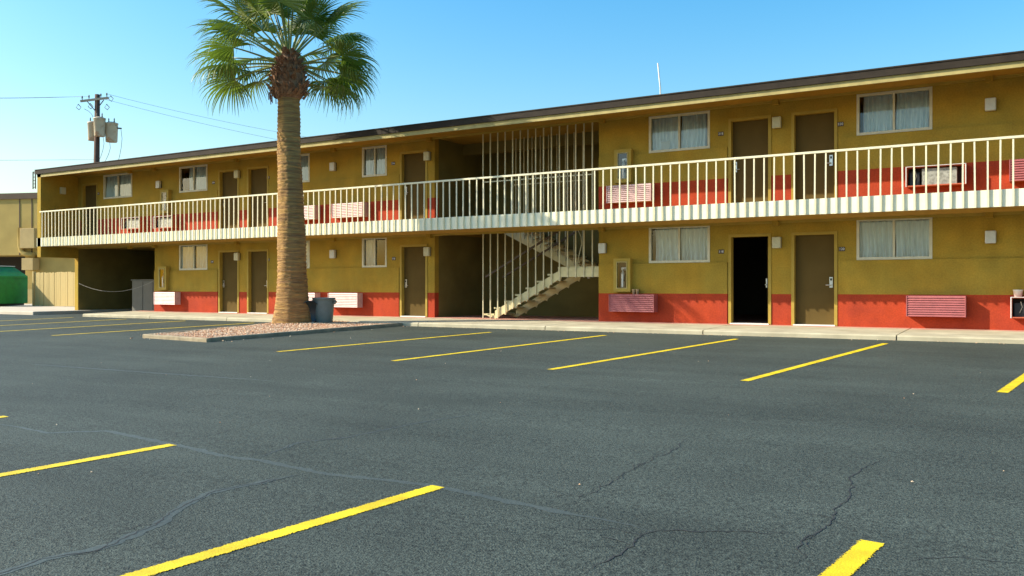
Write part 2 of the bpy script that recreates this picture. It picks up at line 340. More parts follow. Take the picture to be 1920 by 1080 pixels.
def strip(pts, w, mt, z, jit, name, sub=10):
    """a wandering strip on the ground"""
    P = [Vector((p[0], p[1], 0)) for p in pts]; Q = []
    for i in range(len(P) - 1):
        n_ = max(2, int((P[i + 1] - P[i]).length / 0.022)) if sub else 6
        for k in range(n_): Q.append(P[i].lerp(P[i + 1], k / n_))
    Q.append(P[-1]); mb = MB(); L = []
    for i, p in enumerate(Q):
        d = (Q[min(i + 1, len(Q) - 1)] - Q[max(i - 1, 0)]).normalized(); s_ = Vector((-d.y, d.x, 0))
        t = i / (len(Q) - 1); taper = min(1, 6 * t + 0.15, 6 * (1 - t) + 0.15)
        o = noise.noise(p * 3.1) * jit + noise.noise(p * 9.0) * jit * 0.6 + noise.noise(p * 26.0) * jit * 0.35
        ww = w * taper * (0.55 + 0.9 * abs(noise.noise(p * 6.3 + Vector((3, 1, 0))))); c = p + s_ * o
        L.append((c - s_ * ww, c + s_ * ww))
    for i in range(len(L) - 1):
        q = [L[i][0], L[i + 1][0], L[i + 1][1], L[i][1]]
        mb.quad([(v.x, v.y, gz(v.y) + z) for v in q], mt)
    return build(mb, name, lot)
CR = {'a': [(-8.53, 4.64), (-7.64, 4.58), (-7.26, 4.9), (-6.13, 4.76), (-5.43, 4.66), (-4.99, 4.68), (-4.42, 4.59), (-3.66, 4.65), (-3.35, 4.66), (-2.61, 4.55), (-1.96, 4.47), (-1.78, 4.4)],
      'b': [(-1.81, 3.65), (-1.80, 4.03), (-1.80, 4.34), (-1.77, 4.46), (-1.37, 4.67), (-1.16, 4.75)],
      'c': [(-1.01, 4.2), (-1.05, 4.5), (-1.04, 4.81), (-1.01, 5.18), (-1.07, 5.68), (-1.11, 6.23), (-1.07, 6.98)],
      'd': [(-2.45, 4.75), (-2.45, 5.16), (-2.48, 5.56), (-2.48, 6.37), (-2.53, 7.08)],
      'e': [(-4.23, 2.0), (-4.23, 2.56), (-4.17, 2.85), (-4.25, 3.19), (-4.5, 3.57), (-4.6, 3.81), (-4.46, 4.48)],
      'f': [(-5.15, 4.77), (-5.31, 5.33), (-5.11, 5.7), (-4.99, 6.67), (-4.8, 7.3)],
      'g': [(-6.18, 4.96), (-6.33, 5.8), (-6.28, 6.53), (-6.1, 7.21)],
      'h': [(-13.89, 8.06), (-12.54, 8.1), (-10.52, 8.17), (-8.6, 8.25)],
      'i': [(-1.02, 7.88), (-0.76, 7.3), (-0.41, 7.27)], 'j': [(-0.57, 4.59), (-0.36, 4.75), (-0.13, 4.81)], 'k': [(-7.85, 5.9), (-8.3, 6.52), (-8.34, 7.23)]}
for k, w in (('a', 0.045), ('e', 0.05), ('h', 0.06), ('f', 0.03)):
    strip(CR[k], w, 'sealer', 0.0015, 0.02, 'crack_sealer_band')
for k, w in (('b', 0.006), ('c', 0.005), ('d', 0.0045), ('e', 0.005), ('f', 0.0035), ('g', 0.003), ('i', 0.003), ('j', 0.0035), ('k', 0.003)):
    strip(CR[k], w, 'crack', 0.003, 0.05, 'pavement_crack')
rc = random.Random(21)
for k in 'bcdefg':                                       # short side branches
    P_ = CR[k]
    for q in range(3):
        i = rc.randrange(len(P_) - 1); p = Vector(P_[i]).lerp(Vector(P_[i + 1]), rc.random()); a = rc.uniform(0, 6.28); L = rc.uniform(.12, .4)
        strip([tuple(p), (p.x + math.cos(a) * L * .6, p.y + math.sin(a) * L * .5), (p.x + math.cos(a + .4) * L, p.y + math.sin(a + .4) * L)], 0.0035, 'crack', 0.003, 0.04, 'pavement_crack')
# loose grit blown against the kerb and over the lot
mb = MB(); rg = random.Random(8); gi = mb.m('gravel')
for k in range(285):
    if k < 240: x, y = rg.uniform(-28, 2), 18.38 - abs(rg.gauss(0, .10))
    else: x, y = rg.uniform(-14, 1), rg.uniform(2.5, 17)
    s_ = rg.uniform(.004, .011) * (1.5 if k < 240 else 1); k0 = len(mb.v); z = gz(y) + s_ * .4; t = rg.uniform(0, 6)
    mb.v += [(x + math.cos(t + q * 1.57) * s_, y + math.sin(t + q * 1.57) * s_ * rg.uniform(.6, 1), z) for q in range(4)] + [(x, y, z + s_ * .6), (x, y, z - s_ * .6)]
    for q in range(4): mb.f += [(k0 + q, k0 + (q + 1) % 4, k0 + 4), (k0 + (q + 1) % 4, k0 + q, k0 + 5)]; mb.mi += [gi, gi]; mb.smooth += [False, False]
tag(build(mb, 'loose_grit'), 'loose grit scattered along the kerb and over the asphalt', 'grit', kind='stuff')

# ------------------------------------------------------------------ sidewalk
W = 20.6; FR = 19.1
swalk = tag(link('sidewalk', None, None, (-12, 19.5, 0)), kind='structure')
jx = [-28.65, -25.0, -21.35, -17.7, -14.05, -10.25, -6.35, -2.48, 1.2, 4.9, 8.6]
for i in range(len(jx) - 1):
    a, b_ = jx[i] + 0.012, jx[i + 1] - 0.012; mb = MB()
    pr = [(18.40, -0.40), (18.40, -0.085), (18.42, -0.065), (18.45, -0.056), (19.0, -0.042), (20.75, 0.0), (20.75, -0.4)]
    for k in range(len(pr) - 1):
        (y0, z0), (y1, z1) = pr[k], pr[k + 1]
        mb.quad([(a, y0, z0), (b_, y0, z0), (b_, y1, z1), (a, y1, z1)], 'conc')
    mb.quad([(a, p[0], p[1]) for p in pr], 'conc'); mb.quad([(b_, p[0], p[1]) for p in pr][::-1], 'conc')
    build(mb, 'slab', swalk)
mb = MB(); mb.box(jx[0] + .02, jx[-1] - .02, 18.43, 20.7, -0.5, -0.075, 'crack'); build(mb, 'joint_bed', swalk)
mb = MB(); mb.box(-70, -31.9, 18.55, 60, -0.4, -0.03, 'pad'); tag(build(mb, 'concrete_pad'), kind='structure')
bevel(bpy.data.objects['concrete_pad'], 0.03)

# ------------------------------------------------------------------ motel
motel = tag(empty('motel_building', (-16, W, 0)), 'long two-storey ochre and red motel with railed balcony and open stairwell', 'motel')
F2 = 2.75
def wall(x0, x1, z0, z1, y, th, holes, splits, mats_):
    """vertical wall facing -y with rectangular openings; splits = paint boundaries, mats_ = materials bottom to top"""
    xs = sorted({x0, x1, *[h[0] for h in holes], *[h[1] for h in holes]}); zs = sorted({z0, z1, *splits, *[h[2] for h in holes], *[h[3] for h in holes]})
    xs = [x for x in xs if x0 <= x <= x1]; zs = [z for z in zs if z0 <= z <= z1]; mb = MB()
    def solid(i, j):
        if i < 0 or j < 0 or i >= len(xs) - 1 or j >= len(zs) - 1: return False
        cx = (xs[i] + xs[i + 1]) / 2; cz = (zs[j] + zs[j + 1]) / 2
        return not any(h[0] < cx < h[1] and h[2] < cz < h[3] for h in holes)
    for i in range(len(xs) - 1):
        for j in range(len(zs) - 1):
            if not solid(i, j): continue
            a, b_, c, d = xs[i], xs[i + 1], zs[j], zs[j + 1]; cz = (c + d) / 2; mt = mats_[sum(cz > s_ for s_ in splits)]
            mb.quad([(a, y, c), (b_, y, c), (b_, y, d), (a, y, d)], mt)
            mb.quad([(b_, y + th, c), (a, y + th, c), (a, y + th, d), (b_, y + th, d)], 'inner')
            if not solid(i - 1, j): mb.quad([(a, y + th, c), (a, y, c), (a, y, d), (a, y + th, d)], mt)
            if not solid(i + 1, j): mb.quad([(b_, y, c), (b_, y + th, c), (b_, y + th, d), (b_, y, d)], mt)
            if not solid(i, j - 1): mb.quad([(a, y + th, c), (b_, y + th, c), (b_, y, c), (a, y, c)], mt)
            if not solid(i, j + 1): mb.quad([(a, y, d), (b_, y, d), (b_, y + th, d), (a, y + th, d)], mt)
    return mb
DW = 0.90
D_LO = [-24.24, -22.83, -16.34, -6.42, -4.95, 2.05]
D_UP = [-32.05] + D_LO
WIN_LO = [(-26.32, -24.88), (-21.02, -20.06), (-17.84, -16.92), (-8.48, -6.95), (-3.57, -2.09), (0.10, 1.58)]
WIN_UP = [(-30.70, -29.02)] + WIN_LO
ZW = (1.49, 2.36)
def holes(ds, ws, z): return [(d, d + DW, z - 0.001, z + 2.07) for d in ds] + [(a, b_, z + ZW[0], z + ZW[1]) for a, b_ in ws]
XL, XR, XA, XB = -27.70, 7.0, -15.13, -9.88
build(wall(XL, XA, -0.1, 2.42, W, 0.2, holes(D_LO, WIN_LO, 0), [0.71], ['red', 'ochre']), 'wall', motel)
build(wall(XB, XR, -0.1, 2.42, W, 0.2, holes(D_LO, WIN_LO, 0), [0.71], ['red', 'ochre']), 'wall', motel)
build(wall(-32.35, XA, 2.70, 5.20, W, 0.2, holes(D_UP, WIN_UP, F2), [F2 + 0.71], ['red', 'ochre']), 'wall', motel)
build(wall(XB, XR, 2.70, 5.20, W, 0.2, holes(D_UP, WIN_UP, F2), [F2 + 0.71], ['red', 'ochre']), 'wall', motel)
# thicker apron under the windows
for z, rng in ((0, [(XL + .003, -24.32), (-21.85, -16.42), (XB + .003, -6.50), (-3.97, 1.97), (3.03, XR - .01)]), (F2, [(-31.07, -24.32), (-21.85, -16.42), (XB + .003, -6.50), (-3.97, 1.97), (3.03, XR - .01)])):
    for a, b_ in rng:
        mb = MB(); mb.box(a, b_, W - 0.03, W + 0.02, z + 0.713, z + 1.462, 'ochre'); mb.box(a, b_, W - 0.03, W + 0.02, z - 0.05, z + 0.713, 'red')
        build(mb, 'window_apron', motel)
# shell behind the fronts
mb = MB()
mb.box(-32.57, XR, 28.0, 28.2, -0.2, 5.2, 'inner'); build(mb, 'back_wall', motel)
mb = MB(); mb.box(-32.57, -32.36, W, 28.0, -0.2, 5.2, 'ochre'); build(mb, 'end_wall', motel)
mb = MB(); mb.box(-32.36, -32.345, W + .02, 28.0, -0.2, 2.405, 'shadedwall'); build(mb, 'carport_shade_sheet', motel)  # thin sheet over the end wall, carport shade put into its colour
mb = MB(); mb.box(-32.57, -32.35, FR + 0.0, W - 0.003, 2.0, 5.2, 'ochre'); build(mb, 'balcony_end_wall', motel)
mb = MB(); mb.box(XR, XR + .2, W, 28.0, -0.2, 5.2, 'ochre'); build(mb, 'end_wall', motel)
for x0, x1 in ((XL, XL + .15), (XA - .15, XA), (XB, XB + .15)):
    mb = MB(); mb.box(x0, x1, W + 0.2, 28.0, -0.15, 2.42, 'shadedwall')
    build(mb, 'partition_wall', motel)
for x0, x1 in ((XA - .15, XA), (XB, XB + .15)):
    mb = MB(); mb.box(x0, x1, W + 0.2, 28.0, 2.70, 5.2, 'shadedwall'); build(mb, 'partition_wall', motel)
# party walls between rooms
for x in (-23.0, -19.0, -5.25, -1.0):
    for z in (0, F2):
        mb = MB(); mb.box(x - .06, x + .06, W + 0.2, 28, z - 0.05, z + 2.42, 'inner'); build(mb, 'partition_wall', motel)
SB = 23.25
mb = MB(); mb.box(XA, XB, SB, SB + .15, -0.15, 5.2, 'shadedwall'); build(mb, 'stairwell_back_wall', motel)
# floors
mb = MB(); mb.box(XL, XR, W + 0.02, 28, -0.3, -0.003, 'conc'); build(mb, 'ground_floor', motel)
mb = MB()
mb.box(-32.35, XR, FR + 0.02, W + 0.001, 2.405, 2.73, 'soffit')
mb.box(-32.35, XA, W + 0.001, 28, 2.41, 2.735, 'soffit'); mb.box(XB, XR, W + 0.001, 28, 2.41, 2.735, 'soffit')
mb.box(XA, -13.62, W + 0.03, SB, 2.55, 2.732, 'soffit')
build(mb, 'balcony_slab', motel)
mb = MB(); mb.box(-32.60, XR, FR, FR + 0.02, 2.400, 2.728, 'cream'); build(mb, 'balcony_fascia', motel)
# roof
mb = MB(); mb.box(-32.57, XR, FR + 0.03, 28.4, 5.19, 5.27, 'soffit'); rf = build(mb, 'roof', motel)
mb = MB(); mb.box(-32.60, XR, FR, FR + 0.03, 5.010, 5.135, 'tanboard'); build(mb, 'fascia_board', rf)
mb = MB(); mb.box(-32.66, XR, FR - 0.045, FR + 0.05, 5.128, 5.295, 'darkmetal'); mb.box(-32.66, -32.58, FR + .05, 28.4, 5.05, 5.295, 'darkmetal')
mb.box(-32.66, XR, FR - 0.06, FR - 0.04, 5.275, 5.302, 'darkmetal'); build(mb, 'metal_edge', rf)
mb = MB(); mb.box(-32.5, XR, FR + 0.06, 28.3, 5.265, 5.285, 'roof'); build(mb, 'roofing', rf)
mb = MB(); mb.tube([(-8.97, 22.63, 5.2), (-9.0, 22.61, 6.3), (-9.06, 22.58, 6.98)], 0.020, 'lampw', 6); build(mb, 'antenna_mast', rf)  # slim leaning antenna on the roof
# ceiling trims and beam stubs
for z in (2.404, 5.19):
    mb = MB(); mb.box(-32.34, XR, W - 0.07, W - 0.034, z - 0.055, z, 'frame'); build(mb, 'ceiling_trim', motel)
    for x in (-29.0, -27.6, -23.3, -18.95, -15.25, -9.75, -5.34, -1.0, 3.3):
        mb = MB(); mb.box(x - .07, x + .07, W - 0.16, W - 0.031, z - 0.11, z + .002, 'ochre'); build(mb, 'beam_end', motel)
# downpipe bracket ladder hanging off the left roof end
mb = MB()
for dx in (0, 0.16): mb.bar((-32.95 - dx, 19.25, 4.62), (-32.95 - dx, 19.25, 5.28), 0.03, 0.03, 'darkmetal')
for k in range(5): mb.bar((-32.95, 19.25, 4.68 + k * .13), (-33.11, 19.25, 4.68 + k * .13), 0.02, 0.02, 'darkmetal')
mb.bar((-33.11, 19.25, 5.26), (-32.6, 19.25, 5.26), 0.04, 0.04, 'darkmetal'); build(mb, 'roof_ladder', motel)

# doors
def door(x, z, opened=False, lit=0):
    y = W + 0.11; fr = MB(); t = 0.05
    fr.box(x - 0.055, x + 0.012, W - 0.018, y + 0.05, z, z + 2.085, 'frame'); fr.box(x + DW - 0.012, x + DW + 0.055, W - 0.018, y + 0.05, z, z + 2.085, 'frame')
    fr.box(x - 0.055, x + DW + 0.055, W - 0.017, y + 0.05, z + 2.06, z + 2.125, 'frame')
    if not opened:
        mb = MB(); mb.box(x + 0.014, x + DW - 0.014, y, y + 0.045, z + 0.02, z + 2.058, 'door'); d = build(mb, 'door', motel, (x, y, z))
        side = x + DW - 0.10 if x in (-4.95, 2.05, -22.83) else x + 0.085
        h = MB(); h.box(side - 0.035, side + 0.035, y - 0.022, y - 0.0, z + 0.86, z + 1.10, 'steel'); h.box(side - 0.02, side + 0.02, y - 0.027, y - 0.02, z + 1.02, z + 1.07, 'black')
        s_ = 1 if side < x + DW / 2 else -1
        h.tube([(side, y - 0.02, z + 0.92), (side, y - 0.06, z + 0.92), (side + s_ * 0.11, y - 0.06, z + 0.918)], 0.011, 'steel', 6)
        h.box(side - 0.02, side + 0.02, y - 0.03, y - 0.02, z + 0.90, z + 0.94, 'steel'); build(h, 'handle', d)
    else:
        # swung into the room, hinged on its right jamb
        a = R(72); hx, hy = x + DW - 0.02, y + 0.05; dx, dy = -math.cos(a), math.sin(a); mb = MB()
        e = Vector((hx + dx * 0.86, hy + dy * 0.86, 0)); p = Vector((hx, hy, 0)); s_ = Vector((dy, -dx, 0)) * 0.02
        q = [p - s_, p + s_, e + s_, e - s_]
        lo = [(v.x, v.y, z + 0.02) for v in q]; hi = [(v.x, v.y, z + 2.05) for v in q]
        for k in range(4): mb.quad([lo[k], lo[(k + 1) % 4], hi[(k + 1) % 4], hi[k]], 'door')
        mb.quad(hi, 'door'); mb.quad(lo[::-1], 'door'); d = build(mb, 'door', motel, (hx, hy, z))
        d['label'] = 'door standing open into the dark room'
        h = MB(); c = p.lerp(e, 0.9)
        for sg in (-1, 1):
            k = c + s_ * sg * 1.3
            h.box(k.x - 0.02, k.x + 0.02, k.y - 0.02, k.y + 0.02, z + 0.86, z + 1.08, 'steel')
            h.bar((k.x, k.y, z + 0.93), (k.x + (p.x - e.x) * 0.12 + s_.x * sg * 2, k.y - (e.y - p.y) * 0.12 + s_.y * sg * 2, z + 0.93), 0.018, 0.018, 'steel')
        build(h, 'handle', d)
    build(fr, 'frame', d)
    mb = MB(); mb.box(x - 0.01, x + DW + 0.01, W - 0.05, y + 0.06, z - 0.02, z + 0.022, 'white' if z == 0 else 'frame'); build(mb, 'threshold', d)
for x in D_LO: door(x, 0, opened=(x == -6.42))
for x in D_UP: door(x, F2)

# windows
def window(x0, x1, z0, z1, k, half_open=False):
    y0 = W - 0.012; y1 = W + 0.075; t = 0.038; mb = MB(); xm = (x0 + x1) / 2
    mb.box(x0 - 0.02, x0 + t, y0, y1, z0 - 0.02, z1 + 0.02, 'alu'); mb.box(x1 - t, x1 + 0.02, y0, y1, z0 - 0.02, z1 + 0.02, 'alu')
    mb.box(x0 + t, x1 - t, y0, y1, z0 - 0.02, z0 + t, 'alu'); mb.box(x0 + t, x1 - t, y0, y1, z1 - t, z1 + 0.02, 'alu')
    mb.box(xm - 0.022, xm + 0.022, y0 + 0.02, y1 - 0.005, z0 + t, z1 - t, 'alu')
    w = build(mb, 'window', motel, (xm, W, z0))
    for a, b_, yy in ((x0 + t, xm - 0.022, W + 0.042), (xm + 0.022, x1 - t, W + 0.050)):
        mb = MB(); mb.quad([(a, yy, z0 + t), (b_, yy, z0 + t), (b_, yy, z1 - t), (a, yy, z1 - t)], 'glass'); build(mb, 'pane', w)
    rnd = random.Random(k)
    gap = rnd.choice([0.0, 0.0, 0.10, 0.16]) if not half_open else 0.42
    parts = [(x0 + (gap if k % 2 else 0.02), xm - 0.01), (xm + 0.03, x1 - (0.02 if k % 2 else gap))]
    for a, b_ in parts:
        mb = MB(); N = max(12, int((b_ - a) / 0.008)); NZ = 8; f1 = rnd.uniform(46, 60); p1 = rnd.uniform(0, 6); p2 = rnd.uniform(0, 6); G = []
        i = mb.m('curtain')
        for q in range(N + 1):
            xx = a + (b_ - a) * q / N; row = []
            for r_ in range(NZ + 1):
                zz = z1 - 0.015 - (z1 - z0 - 0.02) * r_ / NZ; am = 0.022 + 0.026 * r_ / NZ
                row.append((xx + 0.012 * math.sin(zz * 5 + p2 + xx * 3), W + 0.105 + am * math.sin(f1 * xx + p1 + 1.4 * math.sin(13 * xx + p2)) + 0.008 * math.sin(23 * xx + zz * 3), zz))
            G.append(row)
        for q in range(N):
            for r_ in range(NZ):
                mb.quad([G[q][r_], G[q][r_ + 1], G[q + 1][r_ + 1], G[q + 1][r_]], 'curtain', True)
        build(mb, 'curtain', w)
    return w
for i, (a, b_) in enumerate(WIN_LO): window(a, b_, *ZW, 10 + i, half_open=(i == 2))
for i, (a, b_) in enumerate(WIN_UP):
    w = window(a, b_, F2 + ZW[0], F2 + ZW[1], 30 + i, half_open=(i == 1))
    if i == 4:
        mb = MB(); mb.box(-8.20, -7.98, W + 0.052, W + 0.055, F2 + 1.54, F2 + 1.74, 'paper'); build(mb, 'paper_notice', w)

# wall lamps
def lamp(x, z, kind):
    mb = MB(); mb.box(x - .095, x + .095, W - 0.045, W + 0.005, z - .125, z + .125, 'lampb'); o = build(mb, 'wall_lamp', motel, (x, W, z))
    mb = MB(); mb.box(x - .10, x + .10, W - 0.125, W - 0.03, z - .13, z + .13, kind); bevel(build(mb, 'lamp_lens', o), 0.018, 2)
for x in (-23.31, -15.35, -5.32, 3.3): lamp(x, 1.90, 'lampc'); lamp(x, 4.67, 'lampc')
for x in (-19.0, -0.98): lamp(x, 1.90, 'lampw'); lamp(x, 4.62, 'lampw')
lamp(-27.4, 4.57, 'lampw'); lamp(-9.75, 1.87, 'lampw')
mb = MB(); mb.box(-32.36, -32.27, 19.85, 20.05, 4.45, 4.70, 'lampc'); build(mb, 'wall_lamp', motel)

# room number plaques
def text_mesh(s, size):
    cu = bpy.data.curves.new('digits', 'FONT'); cu.body = s; cu.size = size; cu.align_x = 'CENTER'; cu.align_y = 'CENTER'; cu.extrude = 0.001
    ob = bpy.data.objects.new('digits', cu); C.objects.link(ob); dg = bpy.context.evaluated_depsgraph_get()
    me = bpy.data.meshes.new_from_object(ob.evaluated_get(dg)); C.objects.unlink(ob); bpy.data.objects.remove(ob); me.materials.clear(); me.materials.append(M['white']); return me
def plaque(x, z, num):
    mb = MB(); mb.box(x - .065, x + .065, W - 0.012, W + .003, z - .048, z + .048, 'plate'); o = build(mb, 'room_number_plaque', motel, (x, W, z))
    t = link('digits', text_mesh(num, 0.078), o, (x, W - 0.0135, z)); t.rotation_euler = (R(90), 0, 0)
for x, z, num in ((-24.62, 1.74, '114'), (-21.90, 1.77, '115'), (-16.63, 1.72, '116'), (-6.65, 1.72, '118'), (-3.90, 1.72, '120'),
                  (-24.55, 4.47, '214'), (-21.90, 4.48, '215'), (-16.65, 4.56, '216'), (-6.66, 4.54, '218'), (-3.93, 4.51, '220'), (-31.05, 4.45, '212')):
    plaque(x, z, num)

# air conditioners through the wall
def ac(x0, x1, z0, mt, off=0.0):
    z1 = z0 + 0.44; d = 0.235; y0 = W - 0.03 - d; mb = MB()
    mb.box(x0, x1, y0 + 0.02, W, z0, z1, mt); o = build(mb, 'air_conditioner', motel, ((x0 + x1) / 2, W, z0))
    g_ = MB(); N = 9; h = (z1 - z0) / N
    for k in range(N):   # angled louvres
        a = z0 + k * h
        g_.quad([(x0, y0 - 0.004, a + 0.006), (x1, y0 - 0.004, a + 0.006), (x1, y0 + 0.018, a + h), (x0, y0 + 0.018, a + h)], mt)
        g_.quad([(x0, y0 + 0.02, a), (x1, y0 + 0.02, a), (x1, y0 - 0.004, a + 0.006), (x0, y0 - 0.004, a + 0.006)], mt)
    for a in (x0, x1 - 0.02): g_.box(a, a + 0.02, y0 - 0.006, y0 + 0.03, z0, z1, mt)
    build(g_, 'louvre_grille', o); return o
def ac_open(x0, x1, z0):
    z1 = z0 + 0.42; y0 = W - 0.27; mb = MB(); t = 0.022
    mb.box(x0, x0 + t, y0, W, z0, z1, 'acred'); mb.box(x1 - t, x1, y0, W, z0, z1, 'acred'); mb.box(x0 + t, x1 - t, y0, W, z0, z0 + t, 'acred'); mb.box(x0 + t, x1 - t, y0, W, z1 - t, z1, 'acred')
    mb.box(x0 + t, x1 - t, W - 0.033, W, z0 + t, z1 - t, 'dark'); o = build(mb, 'air_conditioner', motel, ((x0 + x1) / 2, W, z0)); o['label'] = 'air conditioner with its grille missing'
    c = MB(); a = x0 + 0.30
    c.box(a, x1 - 0.17, y0 + 0.07, W - 0.04, z0 + t + .005, z1 - 0.05, 'acfin'); build(c, 'coil', o)
    c = MB(); c.box(x0 + 0.06, a - 0.05, y0 + 0.10, W - 0.04, z0 + t, z1 - 0.12, 'black'); c.tube([(x0 + .15, y0 + .06, z0 + .1), (x0 + .20, y0 + .05, z0 + .22), (x0 + .17, y0 + .06, z0 + .33)], 0.010, 'lampb', 6); build(c, 'compressor', o)
    c = MB()
    for p, q in (((x0, z0), (x0, z1)), ((x1, z0), (x1, z1)), ((x0, z1), (x1, z1))): c.bar((p[0], y0 - .006, p[1]), (q[0], y0 - .006, q[1]), 0.016, 0.010, 'white')
    build(c, 'flange', o); return o
for x0, x1, mt in ((-27.41, -26.24, 'acpale'), (-20.76, -19.56, 'acpale'), (-19.02, -17.82, 'acpale'), (-9.48, -8.26, 'acpink'), (-2.55, -1.42, 'acpink')): ac(x0, x1, 0.25, mt)
for x0, x1, mt in ((-20.76, -19.56, 'acpale'), (-18.86, -17.62, 'acpale'), (-9.55, -8.34, 'acpale'), (-0.64, 0.52, 'acpink')): ac(x0, x1, 3.00, mt)
ac_open(-0.61, 0.54, 0.25); ac_open(-2.55, -1.42, 3.00); ac_open(-27.41, -26.36, 2.97); ac_open(-29.24, -28.17, 3.0)

# glazed cabinets on the wall (extinguisher behind glass)
def cabinet(x0, z0):
    x1 = x0 + 0.46; z1 = z0 + 0.84; y0 = W - 0.16; mb = MB(); a, b_, c, d = x0 + .105, x1 - .105, z0 + .10, z1 - .10
    mb.box(x0, a, y0, W, z0, z1, 'frame'); mb.box(b_, x1, y0, W, z0, z1, 'frame'); mb.box(a, b_, y0, W, z0, c, 'frame'); mb.box(a, b_, y0, W, d, z1, 'frame')
    mb.box(a, b_, W - 0.045, W - 0.035, c, d, 'dark'); o = build(mb, 'extinguisher_cabinet', motel, ((x0 + x1) / 2, W, z0))
    mb = MB()
    for p in ((a - .022, a, c, d), (b_, b_ + .022, c, d), (a - .022, b_ + .022, c - .022, c), (a - .022, b_ + .022, d, d + .022)): mb.box(p[0], p[1], y0 - .012, y0 + .002, p[2], p[3], 'tanboard')
    build(mb, 'glass_rim', o)
    mb = MB(); cx = (a + b_) / 2 + 0.01; mb.lathe((cx, W - 0.10, c + .01), [(0.0, 0), (0.052, 0), (0.055, 0.02), (0.055, 0.33), (0.035, 0.40), (0.018, 0.42), (0.018, 0.45), (0.0, 0.45)], 'lampw', 14)
    mb.bar((cx - .03, W - .12, c + .47), (cx + .05, W - .12, c + .50), 0.02, 0.02, 'steel'); mb.tube([(cx + .03, W - .13, c + .46), (cx + .07, W - .14, c + .36), (cx + .05, W - .145, c + .16)], 0.012, 'black', 6)
    mb.box(cx - .07, cx + .06, W - .05, W - .046, c + .44, c + .52, 'white'); build(mb, 'fire_extinguisher', o)
    mb = MB(); mb.quad([(a, y0 + .01, c), (b_, y0 + .01, c), (b_, y0 + .01, d), (a, y0 + .01, d)], 'glass'); build(mb, 'pane', o)
cabinet(-27.32, 0.77); cabinet(-9.40, 0.755); cabinet(-9.38, 3.51); cabinet(-27.20, 3.51)

# balcony railing
rl = MB(); RZ = 3.72
rl.box(-32.34, XR, FR - 0.055, FR - 0.005, RZ - 0.045, RZ, 'rail'); railing = build(rl, 'railing', motel, (-16, FR, 2.4))
pk = MB(); pk.box(-.015, .015, -.0125, .0125, 0, RZ - 0.046 - 2.395, 'rail'); pme = pk.mesh('picket')
x = -32.2; k = 0
while x < XR - 0.05:
    p = link('picket', pme, railing, (x + random.uniform(-.006, .006), FR - 0.032, 2.395)); p.rotation_euler = (random.uniform(-.002, .002), random.uniform(-.007, .007) * (3 if random.random() < .08 else 1), 0)
    x += 0.2125; k += 1

# stairwell: flights, landing, cage of bars
stairs = build(MB().box(-11.12, XB - .003, W + 0.06, SB - 0.003, 1.37, 1.41, 'stair').box(-11.10, XB - .003, W + 0.04, W + 0.10, 1.14, 1.372, 'stair').box(-11.10, XB - .003, SB - .09, SB - .03, 1.14, 1.372, 'stair').box(-11.10, -11.04, W + .1, SB - .09, 1.16, 1.372, 'stair'), 'staircase', motel, (-12, W, 0))
TR, RS = 0.34, 0.183
tm = MB().box(-0.0, 0.345, 0, 1.12, -0.045, 0, 'stair').mesh('tread')
def stringer(x0, z0, x1, z1, y, dep=0.24):
    mb = MB(); a = [(x0, z0 - dep), (x1, z1 - dep), (x1, z1), (x0, z0)]
    for yy in (y, y + 0.045): mb.quad([(p[0], yy, p[1]) for p in (a if yy == y else a[::-1])], 'stair')
    for q in range(4):
        p, r_ = a[q], a[(q + 1) % 4]; mb.quad([(p[0], y, p[1]), (r_[0], y, r_[1]), (r_[0], y + .045, r_[1]), (p[0], y + .045, p[1])], 'stair')
    return mb
Y1, Y2 = W + 0.06, W + 1.30
for i in range(7): link('tread', tm, stairs, (-13.50 + TR * i, Y1 + .045, 0.13 + RS * i))
for y in (Y1, Y1 + 1.13):
    build(stringer(-13.10, 0.215, -11.02, 1.345, y, 0.23), 'stringer', stairs)
    for i in range(7):  # saw-tooth carriers under the treads
        mb = MB(); a = -13.44 + TR * i; zt = 0.13 + RS * i - 0.045
        tri = [(a + .03, zt), (a + .34, zt), (a + .40, max(zt - 0.02, 0.0)), (a + .34, max(zt - .16, 0.0))]
        mb.quad([(p[0], y + .004, p[1]) for p in tri[::-1]], 'stair'); mb.quad([(p[0], y + .04, p[1]) for p in tri], 'stair')
        for q in range(4):
            p, r_ = tri[q], tri[(q + 1) % 4]; mb.quad([(p[0], y + .004, p[1]), (r_[0], y + .004, r_[1]), (r_[0], y + .04, r_[1]), (p[0], y + .04, p[1])], 'stair')
        build(mb, 'tread_bracket', stairs)
for i in range(7): link('tread', tm, stairs, (-11.35 - TR * i - .11, Y2 + .045, 1.41 + RS * (i + 1)))
for y in (Y2, Y2 + 1.13):
    build(stringer(-13.62, 2.72, -11.10, 1.50, y, 0.26), 'stringer', stairs)
    for i in range(7):
        mb = MB(); a = -11.46 - TR * i; zt = 1.41 + RS * (i + 1) - .045
        tri = [(a + .03, zt), (a + .30, zt), (a + .06, zt - .17), (a - .05, zt - .02)]
        mb.quad([(p[0], y + .004, p[1]) for p in tri[::-1]], 'stair'); mb.quad([(p[0], y + .04, p[1]) for p in tri], 'stair')
        for q in range(4):
            p, r_ = tri[q], tri[(q + 1) % 4]; mb.quad([(p[0], y + .004, p[1]), (r_[0], y + .004, r_[1]), (r_[0], y + .04, r_[1]), (p[0], y + .04, p[1])], 'stair')
        build(mb, 'tread_bracket', stairs)
for y in (W + .20, W + 1.12):
    mb = MB(); mb.bar((-13.5, y, 1.16), (-10.7, y, 2.62), 0.05, 0.05, 'handrail'); build(mb, 'handrail', stairs)
